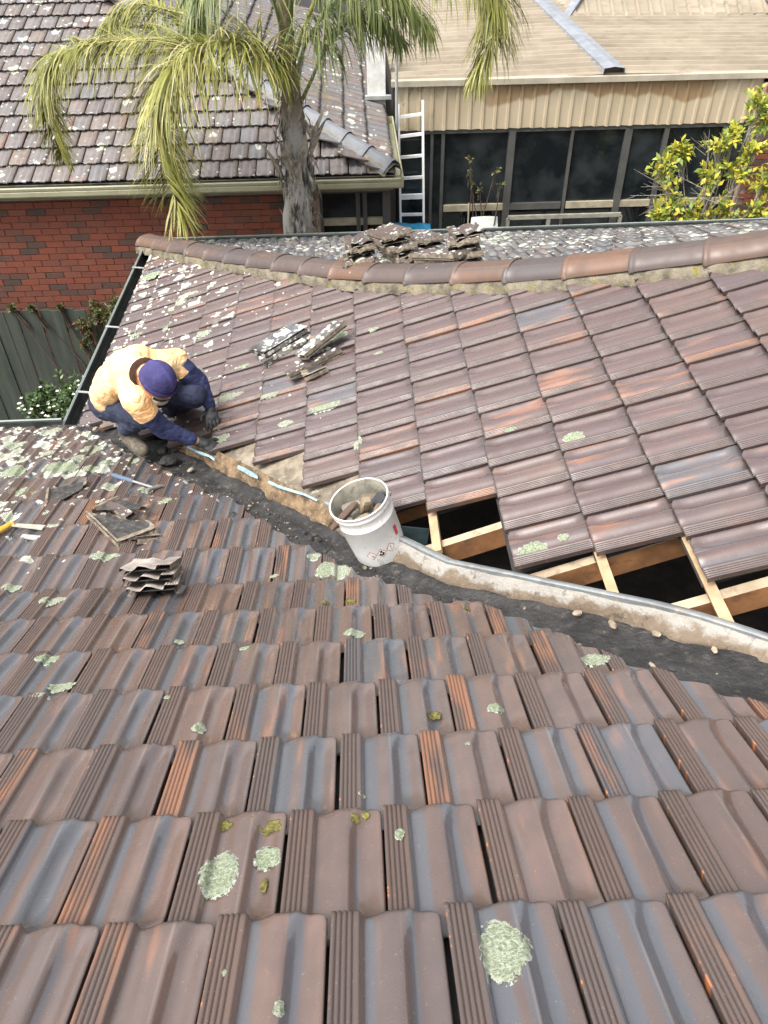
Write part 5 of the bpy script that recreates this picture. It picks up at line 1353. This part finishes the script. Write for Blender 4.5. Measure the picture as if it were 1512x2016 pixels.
# ================================================================== the roofer
def capsule(mb, a, b, ra, rb, n=14, rings=5):
    a, b = Vector(a), Vector(b); d = b-a; L = max(d.length, 1e-4); d = d/L
    x = d.cross(Vector((0, 0, 1)));
    if x.length < .05: x = d.cross(Vector((1, 0, 0)))
    x.normalize(); y = d.cross(x); rows = []
    for i in range(rings+1):
        t = math.pi/2*(1-i/rings); rows.append((a-d*ra*math.sin(t), max(ra*math.cos(t), .0006)))
    for i in range(rings+1):
        t = math.pi/2*i/rings; rows.append((b+d*rb*math.sin(t), max(rb*math.cos(t), .0006)))
    vs = []
    for c, r in rows:
        for k in range(n): an = 2*math.pi*k/n; vs.append(c+(x*math.cos(an)+y*math.sin(an))*r)
    m_ = len(rows); fs = [(i*n+k, i*n+(k+1) % n, (i+1)*n+(k+1) % n, (i+1)*n+k) for i in range(m_-1) for k in range(n)]
    fs += [tuple(range(n))[::-1], tuple((m_-1)*n+k for k in range(n))]
    mb.add(vs, fs, 0, True)
def ellipsoid(mb, c, ax, r, n=18, m=12):
    X, Y, Z = ax; vs = [Vector(c)-Z*r[2]]
    for i in range(1, m):
        t = math.pi*i/m
        for k in range(n): a = 2*math.pi*k/n; vs.append(Vector(c)+X*(r[0]*math.sin(t)*math.cos(a))+Y*(r[1]*math.sin(t)*math.sin(a))-Z*(r[2]*math.cos(t)))
    vs.append(Vector(c)+Z*r[2]); e = len(vs)-1; fs = []
    for k in range(n): fs.append((0, 1+(k+1) % n, 1+k)); fs.append((e, e-n+k, e-n+(k+1) % n))
    for i in range(m-2):
        for k in range(n): fs.append((1+i*n+k, 1+i*n+(k+1) % n, 1+(i+1)*n+(k+1) % n, 1+(i+1)*n+k))
    mb.add(vs, fs, 0, True)
def remesh(mb, vox, smooth=6, disp=None):
    me = mb.mesh('tmp', []); o = bpy.data.objects.new('tmp', me); COL.objects.link(o)
    r = o.modifiers.new('r', 'REMESH'); r.mode = 'VOXEL'; r.voxel_size = vox
    s_ = o.modifiers.new('s', 'SMOOTH'); s_.iterations = smooth; s_.factor = .6
    dg = bpy.context.evaluated_depsgraph_get(); dg.update(); out = bpy.data.meshes.new_from_object(o.evaluated_get(dg))
    bpy.data.objects.remove(o); bpy.data.meshes.remove(me)
    if disp:
        out.update(); ns = [v.normal.copy() for v in out.vertices]
        for v, n in zip(out.vertices, ns): v.co += n*disp(v.co)
    out.polygons.foreach_set('use_smooth', [True]*len(out.polygons)); return out
def body_part(name, me, mats, parent, pick=None):
    me.materials.clear()
    for m_ in mats: me.materials.append(m_)
    if pick:
        me.polygons.foreach_set('material_index', [pick(p.center) for p in me.polygons])
    T = Matrix.Translation(WM[parent.name].translation); me.transform(T.inverted()); o = bpy.data.objects.new(name, me); put(o, parent, T); return o
def cloth(name, col, rough=.85, var=.15, sc_=9, fold=.5):
    m = NT(name); o = m.pos(); c = m.mix(m.ramp(m.noise(o, sc_, 4, .6), .35, .7), tuple(a*(1-var) for a in col), tuple(min(1, a*(1+var)) for a in col))
    h = m.math('ADD', m.noise(m.mapping(o, (1, 1, 1.6)), 13., 3, .55, .6), m.math('MULTIPLY', m.noise(o, 160., 2, .6), .06))
    return m.out(c, rough, m.bump(h, fold, .03), 0, .2)
M_HIVIS = cloth('hi_vis_orange', (.97, .60, .30), .8, .05); M_NAVY = cloth('navy_cloth', (.045, .055, .135), .85, .2); M_TRO = cloth('navy_trousers', (.040, .048, .085), .85, .3)
M_BEAN = cloth('beanie_navy', (.058, .052, .150), .9, .15, 14, .35); M_SKIN = simple('skin', (.46, .26, .19), .55, .12, 14, bump=.1); M_GLOVE = simple('black_glove', (.020, .021, .022), .6, .5, 30, bump=.5, bscale=60)
M_BOOT = simple('dusty_boot', (.125, .105, .08), .9, .45, 16, bump=.5, dirt=((.33, .29, .23), .6)); M_SOLE = simple('boot_sole', (.05, .045, .04), .9, .3)
def shirt_mat():
    m = NT('hi_vis_shirt'); o = m.pos(); at = m.n('ShaderNodeAttribute'); at.attribute_name = 'nav'; k = m.ramp(at.outputs['Fac'], .46, .54)
    n = m.noise(o, 7., 4, .6); a = m.mix(m.ramp(n, .3, .7), (.96, .54, .23), (.99, .69, .40)); a = m.mix(m.math('MULTIPLY', m.ramp(m.noise(o, 18., 4, .7), .56, .72), .35), a, (.45, .25, .10))
    b = m.mix(m.ramp(n, .35, .7), (.036, .042, .105), (.058, .068, .155)); h = m.math('ADD', m.noise(m.mapping(o, (1, 1, 1.6)), 12., 3, .55, .8), m.math('MULTIPLY', m.noise(o, 150., 2, .6), .05))
    return m.out(m.mix(k, a, b), .85, m.bump(h, .75, .035), 0, .2)
M_SHIRT = shirt_mat()
def person():
    J = {}
    def P(k, px, py, z): J[k] = at_z(px, py, z); return J[k]
    P('pel', 222, 782, -2.98); P('chest', 262, 738, -2.66); P('neck', 285, 735, -2.545); P('head', 312, 752, -2.500)
    P('shR', 268, 790, -2.66); P('elR', 322, 846, -2.90); P('wrR', 388, 868, -3.02)
    P('shL', 345, 712, -2.66); P('elL', 392, 752, -2.82); P('wrL', 414, 803, -2.99)
    P('hipR', 225, 798, -3.00); P('knR', 282, 818, -2.86); P('anR', 248, 842, -3.10)
    P('hipL', 250, 772, -3.00); P('knL', 385, 778, -2.88); P('anL', 335, 800, -3.22)
    for k in ('anR', 'anL'): pass
    foot = sA(262, 878); root = empty('person', (foot.x, foot.y, foot.z-.03), label='crouching worker in orange hi-vis shirt, purple beanie and black gloves', cat='person')
    j = J; Zv = Vector((0, 0, 1)); spine = (j['chest']-j['pel']).normalized(); side = (j['shL']-j['shR']).normalized(); side = (side-spine*side.dot(spine)).normalized(); front = side.cross(spine)
    # body (one continuous figure under the clothes)
    mb = MB()
    capsule(mb, j['pel'], j['chest'], .11, .12); capsule(mb, j['chest'], j['neck'], .10, .055); capsule(mb, j['neck'], j['head'], .052, .055)
    for s_ in 'RL':
        capsule(mb, j['chest'], j['sh'+s_], .08, .055); capsule(mb, j['sh'+s_], j['el'+s_], .050, .038); capsule(mb, j['el'+s_], j['wr'+s_], .037, .028)
        capsule(mb, j['pel'], j['hip'+s_], .1, .085); capsule(mb, j['hip'+s_], j['kn'+s_], .08, .052); capsule(mb, j['kn'+s_], j['an'+s_], .05, .036)
    hd = j['head']; look = Vector((.62, -.45, -.64)).normalized(); hup = (Zv-look*Zv.dot(look)).normalized(); hr = look.cross(hup)
    # head: up axis points where the crown is (tilted forward)
    crown = (Zv*.70+look*.50).normalized(); face = (look-crown*look.dot(crown)).normalized(); hr = face.cross(crown)
    ellipsoid(mb, hd, (hr, face, crown), (.076, .096, .115)); ellipsoid(mb, hd+face*.055-crown*.075, (hr, face, crown), (.048, .045, .05))
    ellipsoid(mb, hd+face*.102-crown*.022, (hr, face, crown), (.014, .020, .024), 10, 8)
    for e in (-1, 1): ellipsoid(mb, hd+hr*e*.080-crown*.015-face*.01, (hr, face, crown), (.012, .022, .034), 10, 8)
    body_part('body', remesh(mb, .011, 4), [M_SKIN], root)
    # beanie, glasses, mask
    mb = MB(); ellipsoid(mb, hd+crown*.028-face*.012, (hr, face, crown), (.094, .112, .112), 24, 16); me = remesh(mb, .008, 3)
    bm = bmesh.new(); bm.from_mesh(me); pc = hd-crown*.010-face*.0; bmesh.ops.bisect_plane(bm, geom=bm.verts[:]+bm.edges[:]+bm.faces[:], plane_co=pc, plane_no=(-crown+face*.25), clear_outer=True)
    for v in bm.verts:
        q = v.co-hd; rdg = abs(q.dot(hr))
        v.co += (v.co-hd).normalized()*(.006*math.exp(-(rdg/.012)**2)*(1 if q.dot(crown) > .06 else .3))
    bm.to_mesh(me); bm.free(); body_part('beanie', me, [M_BEAN], root)
    mb = MB(); rows = []
    for k in range(25):
        a = 2*math.pi*k/24; e = hr*math.cos(a)*.090+face*(math.sin(a)*.108-.008); c = hd-crown*.004+crown*.02*math.sin(a)
        n_ = e.normalized(); rows.append([c+e+n_*.004-crown*.012, c+e+n_*.010, c+e+n_*.011+crown*.022, c+e+n_*.004+crown*.036])
    mb.sheet(rows); body_part('beanie_cuff', mb.mesh('cuff', []), [M_BEAN], root)
    mb = MB(); rows = []
    for k in range(9):
        a = math.radians(30+120*k/8); e = hr*math.cos(a)*.092+face*math.sin(a)*.113; rows.append([hd+e-crown*.045, hd+e*1.03-crown*.030, hd+e-crown*.014])
    mb.sheet(rows); body_part('safety_glasses', mb.mesh('g', []), [simple('black_lens', (.012, .012, .014), .12, .1)], root)
    mb = MB()
    for e in (-1, 1): mb.tube([hd+hr*e*.088+face*.05-crown*.03, hd+hr*e*.092-face*.02-crown*.03, hd+hr*e*.086-face*.06-crown*.04], .004, 6)
    body_part('glasses_arms', mb.mesh('g2', []), [simple('orange_arms', (.60, .16, .04), .5)], root)
    mb = MB(); ellipsoid(mb, hd+face*.070-crown*.085, (hr, face, crown), (.055, .050, .050), 16, 10); body_part('dust_mask', remesh(mb, .008, 3), [cloth('mask_cloth', (.36, .31, .22), .9)], root)
    # shirt with navy sleeves
    fold = lambda co: .010*noise.noise(co*8+Vector((2, 1, 0)))+.011*(.35-abs(noise.noise(Vector((co.x*9+co.z*7, co.y*9-co.z*6, co.z*4+co.x*5)))))-.002+.004*noise.noise(co*28)
    mb = MB()
    mid = j['pel'].lerp(j['chest'], .5)-front*.05
    X = (side, front, spine)
    ellipsoid(mb, j['pel'].lerp(j['chest'], .18)-front*.03, X, (.178, .135, .16)); ellipsoid(mb, mid, X, (.180, .130, .20)); ellipsoid(mb, j['chest']-front*.03, X, (.205, .135, .17))
    capsule(mb, j['chest']-front*.05, j['neck']-front*.02, .13, .078)
    for s_ in 'RL':
        capsule(mb, j['chest']-front*.02, j['sh'+s_], .13, .090); capsule(mb, j['sh'+s_], j['el'+s_], .085, .063); capsule(mb, j['el'+s_], j['el'+s_].lerp(j['wr'+s_], .80 if s_ == 'R' else .92), .062, .044)
    me = remesh(mb, .011, 7, fold)
    def pick(c):
        for s_ in 'RL':
            a, b = j['sh'+s_], j['el'+s_]; d = b-a; t = (Vector(c)-a).dot(d)/d.length_squared
            q = (Vector(c)-a-d*t).length
            a2, b2 = j['el'+s_], j['wr'+s_]; d2 = b2-a2; t2 = (Vector(c)-a2).dot(d2)/d2.length_squared; q2 = (Vector(c)-a2-d2*t2).length
            if (t > .42 and q < .115 and t < 1.6) or (t2 > -.1 and t2 < 1.2 and q2 < .09): return 1
        return 0
    def nav(c):
        best = 0.
        for s_ in 'RL':
            a, b = j['sh'+s_], j['el'+s_]; d = b-a; t = (c-a).dot(d)/d.length_squared; q = (c-a-d*t).length
            a2, b2 = j['el'+s_], j['wr'+s_]; d2 = b2-a2; t2 = (c-a2).dot(d2)/d2.length_squared; q2 = (c-a2-d2*max(0, min(1.2, t2))).length
            if q < .125 and t < 1.7: best = max(best, sst(.36, .50, t))
            if q2 < .085: best = max(best, sst(-.3, .0, t2))
        return best
    vals = [nav(v.co) for v in me.vertices]
    so_ = body_part('shirt', me, [M_SHIRT], root)
    so_.data.attributes.new('nav', 'FLOAT', 'POINT').data.foreach_set('value', vals)
    mb = MB(); rows = []   # dark collar band
    nd = (j['head']-j['neck']).normalized(); c = j['neck']+nd*.030; xx = nd.cross(Zv).normalized(); yy = nd.cross(xx)
    for k in range(21): a = 2*math.pi*k/20; e = xx*math.cos(a)+yy*math.sin(a); rows.append([c+e*.098-nd*.03, c+e*.094+nd*.012, c+e*.080+nd*.022])
    mb.sheet(rows); body_part('collar', mb.mesh('c', []), [cloth('dark_collar', (.05, .022, .015), .9)], root)
    q = j['shL'].lerp(j['elL'], .30); dd = (j['elL']-j['shL']).normalized(); out = (Vector((0, -.35, 1))-dd*Vector((0, -.35, 1)).dot(dd)).normalized(); s2 = dd.cross(out); mb = MB(); rows = []
    for u in (-1, -.5, 0, .5, 1): rows.append([q+s2*u*.036+dd*v*.032+out*(.090-.016*u*u) for v in (-1, 0, 1)])
    mb.sheet(rows); body_part('sleeve_patch', mb.mesh('sp', []), [M_NAVY], root)
    # trousers
    mb = MB(); ellipsoid(mb, j['pel']-spine*.03, X, (.172, .140, .13))
    for s_ in 'RL':
        capsule(mb, j['pel'].lerp(j['hip'+s_], .7), j['hip'+s_], .12, .112); capsule(mb, j['hip'+s_], j['kn'+s_], .112, .080); capsule(mb, j['kn'+s_], j['an'+s_], .078, .062)
    body_part('trousers', remesh(mb, .011, 7, lambda co: .009*noise.noise(co*10+Vector((0, 5, 0)))+.014*(.35-abs(noise.noise(Vector((co.x*8+co.y*6, co.y*10, co.z*14)))))+.004*noise.noise(co*26)), [M_TRO], root)
    # boots
    for s_, tx in (('R', (280, 888)), ('L', (352, 815))):
        a = j['an'+s_]; hit = onA if s_ == 'R' else onB
        t = hit(*tx); gz = t.z-(.035 if s_ == 'R' else -.0); d = Vector((t.x-a.x, t.y-a.y, 0)).normalized() if s_ == 'R' else Vector((.7, -.5, .2)).normalized()
        if s_ == 'R': d = Vector((.40, -.86, 0)).normalized()
        heel = Vector((a.x, a.y, gz+.045))-d*.035; toe = heel+d*.205
        if s_ == 'R':
            heel = at_z(250, 858, -3.195); toe = at_z(281, 886, -3.185); d = (toe-heel).normalized(); a = j['anR']
        mb = MB(); capsule(mb, a+Vector((0, 0, .02)), heel+d*.02+Vector((0, 0, .01)), .058, .054); capsule(mb, heel+d*.02, toe, .050, .046); capsule(mb, heel+d*.1+Vector((0, 0, .03)), toe-d*.05+Vector((0, 0, .008)), .050, .042)
        bt = body_part('boot', remesh(mb, .008, 5), [M_BOOT], root)
        mb = MB(); capsule(mb, heel+d*.0-Vector((0, 0, .032)), toe-Vector((0, 0, .030)), .048, .044); me = mb.mesh('sole', [])
        zc = (heel.z+toe.z)/2-.032
        for v in me.vertices: v.co.z = lerp(heel.z, toe.z, max(0, min(1, (v.co-heel).dot(d)/.2)))-.034+(v.co.z-lerp(heel.z, toe.z, max(0, min(1, (v.co-heel).dot(d)/.2)))+.032)*.30
        T = Matrix.Translation(WM[bt.name].translation); me.transform(T.inverted()); me.materials.append(M_SOLE); o = bpy.data.objects.new('sole', me); put(o, bt, T)
    # gloved hands with five fingers
    def hand(wr, pd, up, sgn, name, curl):
        pd = Vector(pd).normalized(); up = Vector(up); up = (up-pd*up.dot(pd)).normalized(); sd2 = pd.cross(up)*sgn   # sd2 towards the thumb
        mb = MB(); palm_ = wr+pd*.055
        ellipsoid(mb, palm_, (sd2, pd, up), (.046, .056, .022)); capsule(mb, wr-pd*.035, wr+pd*.03, .036, .036)
        for k, (o_, L) in enumerate(((.034, .068), (.012, .076), (-.011, .070), (-.033, .056))):
            b = palm_+sd2*o_+pd*.038; c1, c2, c3 = curl[k]
            d1 = (pd*math.cos(c1)-up*math.sin(c1)+sd2*o_*2.5).normalized(); d2 = (pd*math.cos(c1+c2)-up*math.sin(c1+c2)+sd2*o_*2).normalized(); d3 = (pd*math.cos(c1+c2+c3)-up*math.sin(c1+c2+c3)).normalized()
            q1 = b+d1*L*.5; q2 = q1+d2*L*.34; q3 = q2+d3*L*.26
            capsule(mb, b-pd*.02, q1, .0115, .0105, 10, 3); capsule(mb, q1, q2, .0105, .0098, 10, 3); capsule(mb, q2, q3, .0098, .0085, 10, 3)
        tb = palm_-pd*.022+sd2*.036; t1 = tb+(sd2*.75+pd*.6-up*.25).normalized()*.036; t2 = t1+(sd2*.25+pd*.9-up*.35).normalized()*.032
        capsule(mb, palm_-pd*.03+sd2*.015, tb, .018, .015, 10, 3); capsule(mb, tb, t1, .014, .012, 10, 3); capsule(mb, t1, t2, .012, .0095, 10, 3)
        body_part(name, remesh(mb, .0042, 3), [M_GLOVE], root)
    wR = j['wrR']; tR = at_z(428, 884, -3.055)
    hand(j['wrR']+(j['wrR']-j['elR']).normalized()*.035, (tR-wR)+Vector((0, 0, -.0)), (-.3, -.2, 1), -1, 'glove', [(.35, .4, .3), (.3, .45, .35), (.4, .5, .35), (.5, .5, .4)])
    tL = at_z(422, 850, -3.055)
    hand(j['wrL'], tL-j['wrL'], (.2, -.55, .8), 1, 'glove', [(.25, .3, .3), (.2, .35, .3), (.25, .35, .3), (.35, .4, .3)])
person()
# the tile he is lifting
p = onB(440, 872); p.z += .012
M = frame(p, Vector((0, 1, 0)), wB, nB) @ Matrix.Rotation(.06, 4, 'Z') @ Matrix.Rotation(-.06, 4, 'X') @ Matrix.Translation((-.11, .12, -.03))
